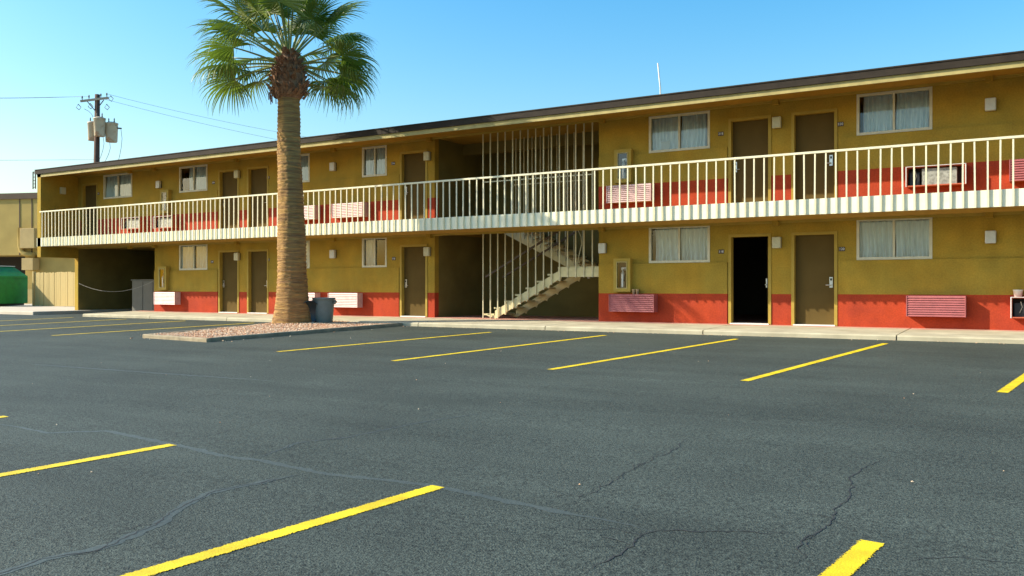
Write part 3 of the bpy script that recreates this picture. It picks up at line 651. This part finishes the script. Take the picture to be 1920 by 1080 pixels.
cage = build(MB().box(-13.49, -10.10, W + 0.012, W + 0.032, 3.79, 3.82, 'bar').box(-13.2, -10.9, W + 1.25, W + 1.27, 3.82, 3.85, 'bar'), 'stair_cage', motel, (-12, W, 0))
for k in range(15):
    x = -13.47 + 0.242 * k
    zb = 0.0 if x < -13.0 else min(1.15, (x + 13.0) * 0.545 + 0.02)
    mb = MB(); mb.box(x - .014, x + .014, W + 0.012, W + 0.04, max(zb - .02, -.0), 5.19, 'bar'); build(mb, 'bar', cage)
for k in range(9):
    x = -13.15 + 0.27 * k; zb = 2.60 - (x + 13.6) * 0.48
    mb = MB(); mb.box(x - .011, x + .011, Y2 - .035, Y2 - .012, zb, 5.19, 'bar'); build(mb, 'bar', cage)
mb = MB(); mb.tube([(-10.55, W + .1, 2.40), (-10.45, W + .1, 2.2), (-10.43, W + .1, 2.0), (-10.5, W + .1, 1.75), (-10.55, W + .1, 1.5)], 0.012, 'bar', 6); build(mb, 'hanging_cord', cage)
mb = MB(); mb.lathe((-10.62, W + .9, 1.10), [(0.0, 0), (.035, .01), (.045, .04), (.03, .07), (0, .075)], 'white', 12); build(mb, 'white_dot', stairs)  # small unlit white body standing for a white dot under the landing
mb = MB(); mb.box(XA, XB, W + 1.45, W + 1.65, 4.86, 5.192, 'shadedwall'); build(mb, 'ceiling_beam', motel)

# ------------------------------------------------------------------ carport bits
mb = MB(); mb.box(-30.0, -28.65, 21.3, 22.0, -0.157, 1.12, 'cabinet'); ob = tag(build(mb, 'utility_cabinet', None, (-29.3, 21.6, -0.157)), 'low grey utility cabinet inside the dark carport', 'cabinet'); bevel(ob, .02)
mb = MB(); mb.box(-30.03, -28.62, 21.27, 22.03, 1.122, 1.16, 'cabinet'); build(mb, 'lid', ob)
mb = MB()
for sx in (-29.63, -29.02):
    mb.box(sx - .28, sx + .28, 21.285, 21.299, -0.05, 1.05, 'cabinet')
build(mb, 'cabinet_doors', ob)
def sag(a, b_, s_, n_=24): return [(a[0] + (b_[0] - a[0]) * t, a[1] + (b_[1] - a[1]) * t, a[2] + (b_[2] - a[2]) * t - s_ * 4 * t * (1 - t)) for t in [i / n_ for i in range(n_ + 1)]]
mb = MB(); pts = sag((-32.34, W + .02, 1.02), (-27.72, W - 0.03, 1.10), 0.36, 40)
for i in range(len(pts) - 1):
    a, b_ = Vector(pts[i]), Vector(pts[i + 1]); mb.bar(a - (b_ - a) * .1, b_ + (b_ - a) * .1, 0.012 if i % 2 else 0.006, 0.006 if i % 2 else 0.012, 'chain')
tag(build(mb, 'chain', None, (-30, W, .7)), 'slack metal chain hung across the carport entrance', 'chain')

# ------------------------------------------------------------------ island, gravel
isl = [(-17.40, 12.62), (-14.95, 12.36), (-14.55, 18.38), (-18.15, 18.38)]
island = tag(link('planting_island', None, None, (-16.4, 15.5, -.2)), kind='structure')
def kerb(a, b_, wdt=0.13):
    a = Vector((*a, 0)); b_ = Vector((*b_, 0)); d = (b_ - a).normalized(); s_ = Vector((-d.y, d.x, 0)) * wdt; mb = MB(); N = 12; ring = []
    for i in range(N + 1):
        p = a.lerp(b_, i / N); zz = gz(p.y); ht = 0.085 + noise.noise(p * 2) * .008
        ring.append([(p.x, p.y, zz - .15), (p.x, p.y, zz + ht - .02), (p.x + s_.x * .15, p.y + s_.y * .15, zz + ht), (p.x + s_.x * .9, p.y + s_.y * .9, zz + ht), (p.x + s_.x, p.y + s_.y, zz + ht - .02), (p.x + s_.x, p.y + s_.y, zz - .15)])
    for i in range(N):
        for q in range(5): mb.quad([ring[i][q], ring[i + 1][q], ring[i + 1][q + 1], ring[i][q + 1]], 'kerb')
    mb.quad(ring[0][::-1], 'kerb'); mb.quad(ring[-1], 'kerb'); return mb
build(kerb(isl[0], isl[1]), 'kerb', island); build(kerb((isl[1][0], isl[1][1] + .004), isl[2]), 'kerb', island); build(kerb(isl[3], (isl[0][0], isl[0][1] + .134)), 'kerb', island)
def inside(x, y):
    t = (y - 12.5) / 5.9; return -17.27 - .72 * t < x < -15.1 + .40 * t and 12.75 < y < 18.36
mb = MB(); N = 14
for i in range(N):
    for j in range(N):
        def P(u, v):
            y = 12.62 + 5.75 * v; xl = -17.3 - .72 * v; xr = -15.05 + .40 * v; x = xl + (xr - xl) * u
            return (x, y, gz(y) + .06 + .02 * noise.noise(Vector((x * 1.5, y * 1.5, 0))) + .05 * math.exp(-((x + 17.2) ** 2 + (y - 17.1) ** 2) / .8))
        mb.quad([P(i / N, j / N), P((i + 1) / N, j / N), P((i + 1) / N, (j + 1) / N), P(i / N, (j + 1) / N)], 'gravelbed', True)
build(mb, 'gravel_bed', island)
mb = MB(); rnd = random.Random(3); cnt = 0
while cnt < 6500:
    x = rnd.uniform(-18.1, -14.5); y = rnd.uniform(12.4, 18.36)
    if cnt % 22 == 0: x += rnd.uniform(-.3, .3); y -= rnd.uniform(0, .25)
    elif not inside(x, y): continue
    cnt += 1; s_ = rnd.uniform(.012, .030); ins = inside(x, y)
    zz = gz(y) + (.07 + .02 * noise.noise(Vector((x * 1.5, y * 1.5, 0))) + .05 * math.exp(-((x + 17.2) ** 2 + (y - 17.1) ** 2) / .8) if ins else s_ * .4)
    if not ins and rnd.random() < .6: continue
    k = len(mb.v); a = rnd.uniform(0, 6.28); i = mb.m('gravel')
    pts = [(math.cos(a + q * 1.571) * s_ * rnd.uniform(.7, 1.2), math.sin(a + q * 1.571) * s_ * rnd.uniform(.7, 1.2), rnd.uniform(-.2, .2) * s_) for q in range(4)] + [(0, 0, s_ * rnd.uniform(.4, .8)), (0, 0, -s_ * .6)]
    mb.v += [(x + p[0], y + p[1], zz + p[2]) for p in pts]
    for q in range(4):
        q2 = (q + 1) % 4; mb.f += [(k + q, k + q2, k + 4), (k + q2, k + q, k + 5)]; mb.mi += [i, i]; mb.smooth += [False, False]
tag(build(mb, 'gravel'), 'pink gravel filling the kerbed island round the palm', 'gravel', kind='stuff')

# ------------------------------------------------------------------ palm
PC = Vector((-17.30, 17.12, -0.08))
palm = tag(empty('palm_tree', PC), 'tall fan palm with ringed trunk on the gravel island', 'palm tree')
mb = MB(); SEG = 48; NR = 200; ti = mb.m('trunk')
def trad(z):
    pts = [(-.2, .60), (0, .53), (.25, .475), (.7, .415), (1.4, .375), (2.6, .352), (4.0, .316), (5.2, .293), (6.6, .280)]
    for (z0, r0), (z1, r1) in zip(pts, pts[1:]):
        if z <= z1: return r0 + (r1 - r0) * (z - z0) / (z1 - z0)
    return pts[-1][1]
def tcen(z): return PC + Vector((-.10 * z / 6, .0, 0)) + Vector((.03 * math.sin(z * .9), 0, 0))
for j in range(NR + 1):
    z = -.15 + 6.6 * j / NR; c = tcen(z); saw = ((z + .012 * noise.noise(Vector((z * 3, 0, 0)))) / .10) % 1.0
    for q in range(SEG):
        a = 2 * math.pi * q / SEG; d = Vector((math.cos(a), math.sin(a), 0))
        r_ = trad(z) + .024 * (saw - .5) * (1 if z > .6 else .3) + .022 * noise.noise(Vector((d.x * 2.2, d.y * 2.2, z * 1.1))) + .016 * noise.noise(Vector((d.x * 5, d.y * 5, z * 13)))
        if z < .25: r_ += .05 * (noise.noise(Vector((d.x * 7, d.y * 7, z * 4)))) * (1 - z / .25)
        mb.v.append((c.x + d.x * r_, c.y + d.y * r_, PC.z + z))
for j in range(NR):
    for q in range(SEG):
        q2 = (q + 1) % SEG; mb.f.append((j * SEG + q, j * SEG + q2, (j + 1) * SEG + q2, (j + 1) * SEG + q)); mb.mi.append(ti); mb.smooth.append(True)
build(mb, 'trunk', palm)
# fibrous bulb of cut leaf bases
mb = MB(); rnd = random.Random(5); tz0, tz1 = 6.05, 7.22
mb.lathe(tuple(tcen(6.2)), [(.30, 6.0), (.44, 6.2), (.42, 6.6), (.32, 6.95), (.20, 7.2), (.0, 7.3)], 'boot', 20)
for k in range(330):
    t = rnd.random() ** .9; z = tz0 + (tz1 - tz0) * t; r_ = (.47 - .26 * t ** 1.6) * (1 if t > .1 else .92); a = rnd.uniform(0, 6.283)
    d = Vector((math.cos(a), math.sin(a), 0)); tg = Vector((-d.y, d.x, 0)); p = tcen(z) + d * r_ + Vector((0, 0, z)); p.z = PC.z + z
    up = (Vector((0, 0, 1)) * rnd.uniform(.35, 1.0) + d * rnd.uniform(.2, .9) + tg * rnd.uniform(-.5, .5)).normalized(); L = rnd.uniform(.10, .22); w = rnd.uniform(.035, .075)
    q = [p - tg * w - up * .05, p + tg * w - up * .05, p + tg * w * .55 + up * L, p - tg * w * .55 + up * L]; o = d * .03
    mb.quad(q, 'boot'); mb.quad([v - o for v in q][::-1], 'boot'); mb.quad([q[0], q[0] - o, q[3] - o, q[3]], 'boot'); mb.quad([q[1], q[2], q[2] - o, q[1] - o], 'boot'); mb.quad([q[3], q[3] - o, q[2] - o, q[2]], 'boot')
for k in range(14):  # hanging fibres
    a = rnd.uniform(2.5, 5.2); d = Vector((math.cos(a), math.sin(a), 0)); p = tcen(5.9) + d * .45; p.z = PC.z + 6.2
    mb.tube([p, p + d * .08 + Vector((0, 0, -.08)), p + d * .07 + Vector((0, 0, -.22 - .1 * rnd.random()))], .012, 'boot', 5)
tag(build(mb, 'leaf_base_sheath', palm), kind='stuff')
# fan fronds
def fan(seed, pet, rad, droop, spread=118):
    rnd = random.Random(seed); mb = MB(); N = 46; li = mb.m('leaf'); pts = []
    for i in range(7):
        t = i / 6; pts.append((pet * t, 0, -.10 * pet * t * t * droop))
    mb.tube(pts, [.030 - .014 * i / 6 for i in range(7)], 'petiole', 5); bx, bz = pts[-1][0], pts[-1][2]; sl = -.2 * droop
    for s_ in range(N):
        u = (s_ + .5) / N * 2 - 1; ph = R(spread) * u; L = rad * (1 - .30 * abs(u) ** 2.2) * rnd.uniform(.90, 1.06); d = (math.cos(ph), math.sin(ph)); dr = droop * rnd.uniform(.7, 1.4); half = R(spread) / N
        ST = 7; k = len(mb.v); lat = rnd.uniform(-.05, .05); split = .42 + .10 * rnd.random()
        for j in range(ST + 1):
            t = j / ST; r_ = L * t
            wd = r_ * math.tan(half) * 1.02 if t < split else L * split * math.tan(half) * (1 - ((t - split) / (1 - split)) ** 1.1) * .92 + .0015
            # the blade is cupped upward along its rib, free tips hang
            zz = bz + sl * r_ + .10 * rad * (1 - abs(u)) * math.sin(t * 1.6) * .5 + .22 * r_ * abs(u) - dr * .55 * L * max(0, t - .34) ** 1.9 * 1.6
            pull = 1 - .28 * dr * max(0, t - .45) ** 1.6 * 2
            cx = bx + d[0] * r_ * pull; cy = d[1] * r_ * pull + lat * t * t; pl = .45 * wd * (1 if s_ % 2 else -1)
            mb.v += [(cx - -d[1] * wd * -1 * -1, cy - d[0] * wd, zz + pl), (cx + -d[1] * wd * -1 * -1, cy + d[0] * wd, zz - pl)]
        for j in range(ST):
            mb.f.append((k + 2 * j, k + 2 * j + 1, k + 2 * j + 3, k + 2 * j + 2)); mb.mi.append(li); mb.smooth.append(True)
    return mb.mesh('frond')
FANS = [fan(s_, *p) for s_, p in enumerate([(1.15, 1.20, .40), (1.25, 1.25, .58), (1.25, 1.25, .72), (1.22, 1.20, .85), (1.15, 1.15, .95), (1.05, 1.15, .30)])]
top = tcen(6.85); top.z = PC.z + 7.12; rnd = random.Random(11); ga = 0
NF = 40
SP = []
va = math.atan2(-PC.y, -PC.x)                       # towards the car park: the low leaves there have been trimmed
for k in range(NF):
    t = k / (NF - 1); ga += 2.39996; a = ga + rnd.uniform(-.25, .25); el = 82 - 80 * t ** .85 + rnd.uniform(-6, 6)
    off = abs((a - va + math.pi) % (2 * math.pi) - math.pi)
    if off < .85 and el < 50: continue
    SP.append((a, el, t))
for da, el in ((1.40, -6), (1.80, -17), (-1.40, -2), (-1.80, -14), (2.4, -8), (-2.5, -6), (1.1, 12), (-1.1, 14), (2.0, 4), (-2.1, 6)): SP.append((va + da, el, 1.0))
for a, el, t in SP:
    me = FANS[0] if t < .12 else FANS[5] if t < .2 else FANS[1] if t < .42 else FANS[2] if t < .66 else FANS[3] if t < .9 else FANS[4]
    rr = .08 + .20 * t
    o = link('frond', me, palm, top + Vector((math.cos(a) * rr, math.sin(a) * rr, .22 * (1 - t) - .20 * t)))
    rot = Matrix.Rotation(a, 4, 'Z') @ Matrix.Rotation(-R(el), 4, 'Y') @ Matrix.Rotation(rnd.uniform(-.5, .5), 4, 'X')
    o.rotation_euler = rot.to_euler(); s_ = rnd.uniform(.98, 1.12); o.scale = (s_, s_, s_)

# ------------------------------------------------------------------ trash can and lid
TC = (-16.72, 17.72, gz(17.7) + .09)
mb = MB(); mb.lathe(TC, [(0, 0), (.225, 0), (.235, .02), (.26, .30), (.285, .60), (.287, .61), (.305, .615), (.31, .63), (.31, .66), (.30, .67), (.275, .67), (.26, .62), (.235, .1), (0, .08)], 'canbody', 32)
can = tag(build(mb, 'trash_can', None, TC), 'blue-grey round plastic trash can standing beside the palm trunk', 'trash can')
for sg in (-1, 1):
    mb = MB(); a = R(20) if sg > 0 else R(200); d = Vector((math.cos(a), math.sin(a), 0)); c = Vector(TC) + d * .295
    mb.bar(c + Vector((0, 0, .50)), c + d * .05 + Vector((0, 0, .56)), .12, .03, 'canbody'); mb.bar(c + d * .05 + Vector((0, 0, .55)), c + d * .01 + Vector((0, 0, .60)), .12, .025, 'canbody'); build(mb, 'handle', can)
mb = MB(); mb.lathe((0, 0, 0), [(0, .06), (.1, .055), (.25, .04), (.29, .02), (.31, 0), (.31, -.04), (.30, -.04), (.29, 0), (0, .03)], 'canlid', 28)
mb.bar((-.09, 0, .085), (.09, 0, .085), .03, .02, 'canlid'); mb.bar((-.09, 0, .04), (-.09, 0, .09), .03, .02, 'canlid'); mb.bar((.09, 0, .04), (.09, 0, .09), .03, .02, 'canlid')
lid = tag(link('loose_lid', mb.mesh('loose_lid'), None, (-16.86, 17.30, gz(17.3) + .39)), 'dark round lid leaning between palm trunk and trash can', 'lid')
lid.rotation_euler = (R(-76), 0, R(62))

# ------------------------------------------------------------------ things on the air conditioners
for x, lb in ((-8.86, 'left paper cup on the air conditioner below the cabinet'), (-8.76, 'right paper cup on the air conditioner below the cabinet')):
    mb = MB(); mb.lathe((x, W - .12, .692), [(0, 0), (.032, 0), (.042, .12), (.046, .122), (.044, .128), (.039, .12), (.03, .01), (0, .01)], 'cup', 14)
    tag(build(mb, 'paper_cup', None, (x, W - .12, .692)), lb, 'cup', 'cups on the air conditioner')
mb = MB(); c = (-.49, W - .14, .672); mb.lathe(c, [(0, 0), (.068, 0), (.088, .135), (.094, .137), (.094, .147), (.085, .147), (.062, .01), (0, .01)], 'white', 20)
tag(build(mb, 'plastic_tub', None, c), 'white tub on the uncovered air conditioner at the right edge', 'tub')

# ------------------------------------------------------------------ left background (yard beyond the motel)
def turn(deg):
    global RT, FW
    a_ = R(deg); RT = Vector((math.cos(a_), math.sin(a_), 0)); FW = Vector((-math.sin(a_), math.cos(a_), 0))
turn(19)
def obox(mb, o, a0, a1, d0, d1, z0, z1, mt):
    """box in a frame turned with the yard: a along RT, d along FW, from origin o"""
    k = len(mb.v); mb.box(a0, a1, d0, d1, z0, z1, mt)
    for i in range(k, len(mb.v)):
        a, d, z = mb.v[i]; p = o + RT * a + FW * d; mb.v[i] = (p.x, p.y, z)
    return mb
def obar(mb, o, p, q, w, h, mt):
    c = lambda t: o + RT * t[0] + FW * t[1] + Vector((0, 0, t[2])); return mb.bar(c(p), c(q), w, h, mt)
# neighbour
NO = Vector((-46.92, 27.66, 0))
nb_ = tag(empty('neighbour_building', NO), 'flat-roofed tan stucco building behind the green dumpster', 'building')
mb = MB(); obox(mb, NO, -14, 3.2, 0, 8, 2.62, 5.70, 'ntan'); build(mb, 'upper_wall', nb_)
mb = MB(); obox(mb, NO, -1.15, 3.2, 0.25, 8, -.1, 2.62, 'ntan'); build(mb, 'lower_wall', nb_)
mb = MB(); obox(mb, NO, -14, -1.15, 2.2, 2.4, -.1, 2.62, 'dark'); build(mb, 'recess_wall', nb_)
mb = MB(); obox(mb, NO, -14.1, 3.3, -.08, 8.1, 5.70, 6.02, 'nbrown'); build(mb, 'roof_cap', nb_)
for a in (-1.28, -.50):
    mb = MB(); obox(mb, NO, a - .03, a + .03, -.02, .01, 2.62, 5.70, 'nbrown'); build(mb, 'panel_seam', nb_)
mb = MB(); obox(mb, NO, -.92, .0, -.42, .0, 2.98, 4.06, 'ntan2'); bevel(build(mb, 'service_box', nb_), .02)
mb = MB(); c = lambda a, d, z: tuple(NO + RT * a + FW * d + Vector((0, 0, z)))
mb.tube([c(-1.12, -.14, 4.1), c(-1.12, -.14, 3.1), c(-1.06, -.14, 2.85), c(-.85, -.14, 2.68), c(-.3, -.14, 2.62)], .13, 'ntan', 12); build(mb, 'duct', nb_)
mb = MB(); obox(mb, NO, -.9, -.2, -.3, .2, 1.8, 2.45, 'ntan2'); build(mb, 'service_box', nb_)
mb = MB(); obox(mb, NO, -1.1, .3, -.6, -.3, -.05, .75, 'fence'); build(mb, 'low_wall', nb_)
turn(25)
# pipe rack
mb = MB(); o = Vector((-41.0, 23.9, 0)); o2 = o + RT * 0
obar(mb, o2, (.1, .3, .55), (.65, .3, .55), .05, .05, 'pole'); obar(mb, o2, (.65, .3, .55), (.95, .3, .0), .05, .05, 'pole'); obar(mb, o2, (.1, .3, .55), (.1, .3, -.02), .05, .05, 'pole'); obar(mb, o2, (.1, .3, .06), (.95, .3, .03), .05, .05, 'pole')
tag(build(mb, 'pipe_rack', None, o), 'small brown pipe frame on the pad between dumpster and fence', 'rack')
# fence
turn(0)
FO = Vector((-41.27, 24.07, -.03)); fence = tag(empty('wooden_fence', FO), 'weathered yellow board fence at the far left of the motel', 'fence')
rnd = random.Random(2); a = 0.0
while a < 4.2:
    w = rnd.uniform(.13, .15); mb = MB(); obox(mb, FO, a, a + w, rnd.uniform(-.012, .012), .03, -.02, 1.56 + rnd.uniform(-.02, .02), 'fence'); build(mb, 'board', fence); a += w + .006
for z in (.3, 1.2):
    mb = MB(); obox(mb, FO, -.02, 4.22, .035, .09, z, z + .09, 'fence'); build(mb, 'fence_rail', fence)
mb = MB(); obox(mb, FO, -.11, -.012, -.05, .08, -.05, 1.62, 'fence'); build(mb, 'post', fence)
# dumpster
turn(12)
DO = Vector((-43.15, 22.05, -.03)); dm = tag(empty('dumpster', DO), 'green steel dumpster with yellow label at the left edge', 'dumpster')
mb = MB(); obox(mb, DO, -1.0, 1.70, 0, 1.7, .10, 1.30, 'green')
k = len(mb.v)
pr = [(-1.0, 1.30), (1.70, 1.30), (1.70, 1.42), (.85, 1.86), (-.4, 1.86), (-1.0, 1.42)]
for d in (0.0, 1.7): mb.quad([tuple(DO + RT * p[0] + FW * d + Vector((0, 0, p[1]))) for p in (pr if d == 0 else pr[::-1])], 'green')
for q in range(len(pr)):
    p, r_ = pr[q], pr[(q + 1) % len(pr)]
    mb.quad([tuple(DO + RT * p[0] + Vector((0, 0, p[1]))), tuple(DO + RT * p[0] + FW * 1.7 + Vector((0, 0, p[1]))), tuple(DO + RT * r_[0] + FW * 1.7 + Vector((0, 0, r_[1]))), tuple(DO + RT * r_[0] + Vector((0, 0, r_[1])))], 'green')
build(mb, 'body', dm)
for z in (.30, .62, .92):
    mb = MB(); obox(mb, DO, -.98, 1.68, -.05, .0, z, z + .07, 'green'); build(mb, 'rib', dm)
mb = MB(); obox(mb, DO, 1.22, 1.66, -.056, -.0, 1.06, 1.24, 'yellowlab'); build(mb, 'yellow_label', dm)
mb = MB(); obox(mb, DO, -.42, .87, -.03, 1.73, 1.862, 1.885, 'steel'); build(mb, 'lid', dm)
mb = MB(); obox(mb, DO, 1.58, 1.68, -.07, -.0, 1.285, 1.345, 'white'); build(mb, 'latch', dm)
for a in (-.8, 1.5):
    mb = MB(); obox(mb, DO, a - .08, a + .08, .1, 1.6, .0, .10, 'black'); build(mb, 'skid', dm)

# ------------------------------------------------------------------ utility pole and lines
turn(31.27)
PO = Vector((-48.0, 31.7, -.1)); Z0 = 52 / 50
pole = tag(empty('utility_pole', PO), 'wooden utility pole with crossarm and transformers behind the motel roof', 'utility pole')
mb = MB(); mb.tube([PO, PO + Vector((0, 0, 6)), PO + Vector((.06, .04, 12.35))], [.20, .18, .14], 'pole', 12); build(mb, 'mast', pole)
pc = lambda a, d, z: PO + RT * a + FW * d + Vector((0, 0, z))
mb = MB(); mb.bar(pc(-.85, -.16, 11.92), pc(.80, -.16, 12.12), .10, .12, 'arm'); build(mb, 'crossarm', pole)
mb = MB(); mb.bar(pc(-.5, -.12, 11.95), pc(0, -.1, 11.35), .04, .04, 'pole'); mb.bar(pc(.5, -.12, 12.0), pc(0, -.1, 11.35), .04, .04, 'pole'); build(mb, 'crossarm_brace', pole)
INS = [(-.75, 11.98), (-.35, 12.03), (.35, 12.12), (.70, 12.16)]
for a, z in INS:
    mb = MB(); p = pc(a, -.16, z); mb.lathe(tuple(p), [(.0, 0), (.02, 0), (.02, .10), (.05, .12), (.03, .16), (.05, .19), (.02, .25), (0, .26)], 'lampb', 10); build(mb, 'insulator', pole)
for a, z in ((-.95, 11.55), (.95, 12.05), (.72, 11.55), (-.25, 11.6)):
    mb = MB(); p = pc(a, -.22, z); mb.tube([p + Vector((0, 0, .18)), p + RT * .16, p + RT * .05 - Vector((0, 0, .15)), p - RT * .12 - Vector((0, 0, .02)), p + Vector((0, 0, .18))], .022, 'lampb', 6); build(mb, 'jumper_loop', pole)
def xf(a, d, z, r_, h):
    mb = MB(); p = pc(a, d, z); mb.lathe(tuple(p), [(0, -.02), (r_ * .85, 0), (r_ * .9, .03), (r_, h - .04), (r_ * 1.05, h - .03), (r_ * 1.05, h + .02), (r_ * .5, h + .09), (0, h + .10)], 'xform', 20); t = build(mb, 'transformer', pole, tuple(p))
    for s_ in (-1, 1):
        q = p + RT * s_ * r_ * .45 + Vector((0, 0, h + .05)); m2 = MB(); m2.lathe(tuple(q), [(0, 0), (.03, 0), (.045, .08), (.025, .12), (.04, .17), (.015, .28), (0, .28)], 'lampb', 8); build(m2, 'bushing', t)
xf(-.33, .22, 9.66, .27, 1.05); xf(.34, -.30, 9.82, .33, 1.05); xf(.86, .10, 9.55, .36, 1.10)
mb = MB(); mb.bar(pc(-.3, .1, 10.2), pc(.9, 0, 10.2), .08, .12, 'arm'); mb.bar(pc(1.15, .1, 10.38), pc(1.45, .1, 10.36), .08, .08, 'lampb'); build(mb, 'transformer_bracket', pole)
mb = MB()
for a, b_ in (((1.42, .1, 10.3), (1.2, 0, 8.1)), ((.5, -.2, 9.8), (.15, -.1, 8.3)), ((.8, 0, 9.5), (.5, -.2, 8.2)), ((-.7, 0, 11.5), (-.1, -.15, 10.9))):
    p, q = pc(*a), pc(*b_); mid = p.lerp(q, .5) + RT * .14; mb.tube([p, p.lerp(mid, .5) + RT * .06, mid, q.lerp(mid, .5) + RT * .03, q], .014, 'wire', 5)
build(mb, 'drop_wire', pole)
def wire(a, b_, s_, lb, r_=.009):
    mb = MB(); mb.tube(sag(tuple(a), tuple(b_), s_, 30), r_, 'wire', 5); tag(build(mb, 'power_line', None, tuple(a)), lb, 'power line', 'power lines at the utility pole')
wire(pc(-.75, -.16, 12.2), PO + RT * -32 + FW * -1 + Vector((0, 0, 13.6)), .7, 'upper power line running left from the pole crossarm')
wire(pc(-.35, -.16, 12.2), PO + RT * -32 + FW * -2 + Vector((0, 0, 13.0)), .5, 'second power line running left, just under the upper one')
wire(pc(.70, -.16, 12.35), PO + RT * 26 + FW * 22 + Vector((0, 0, 12.0)), 1.0, 'upper power line running right from the pole behind the palm')
wire(pc(.35, -.16, 12.1), PO + RT * 26 + FW * 22 + Vector((0, 0, 10.8)), .9, 'lower power line running right from the pole behind the palm')
wire(pc(-.15, 0, 8.5), PO + RT * -30 + FW * -2 + Vector((0, 0, 8.35)), .1, 'low cable running left from the pole below the transformers', .011)
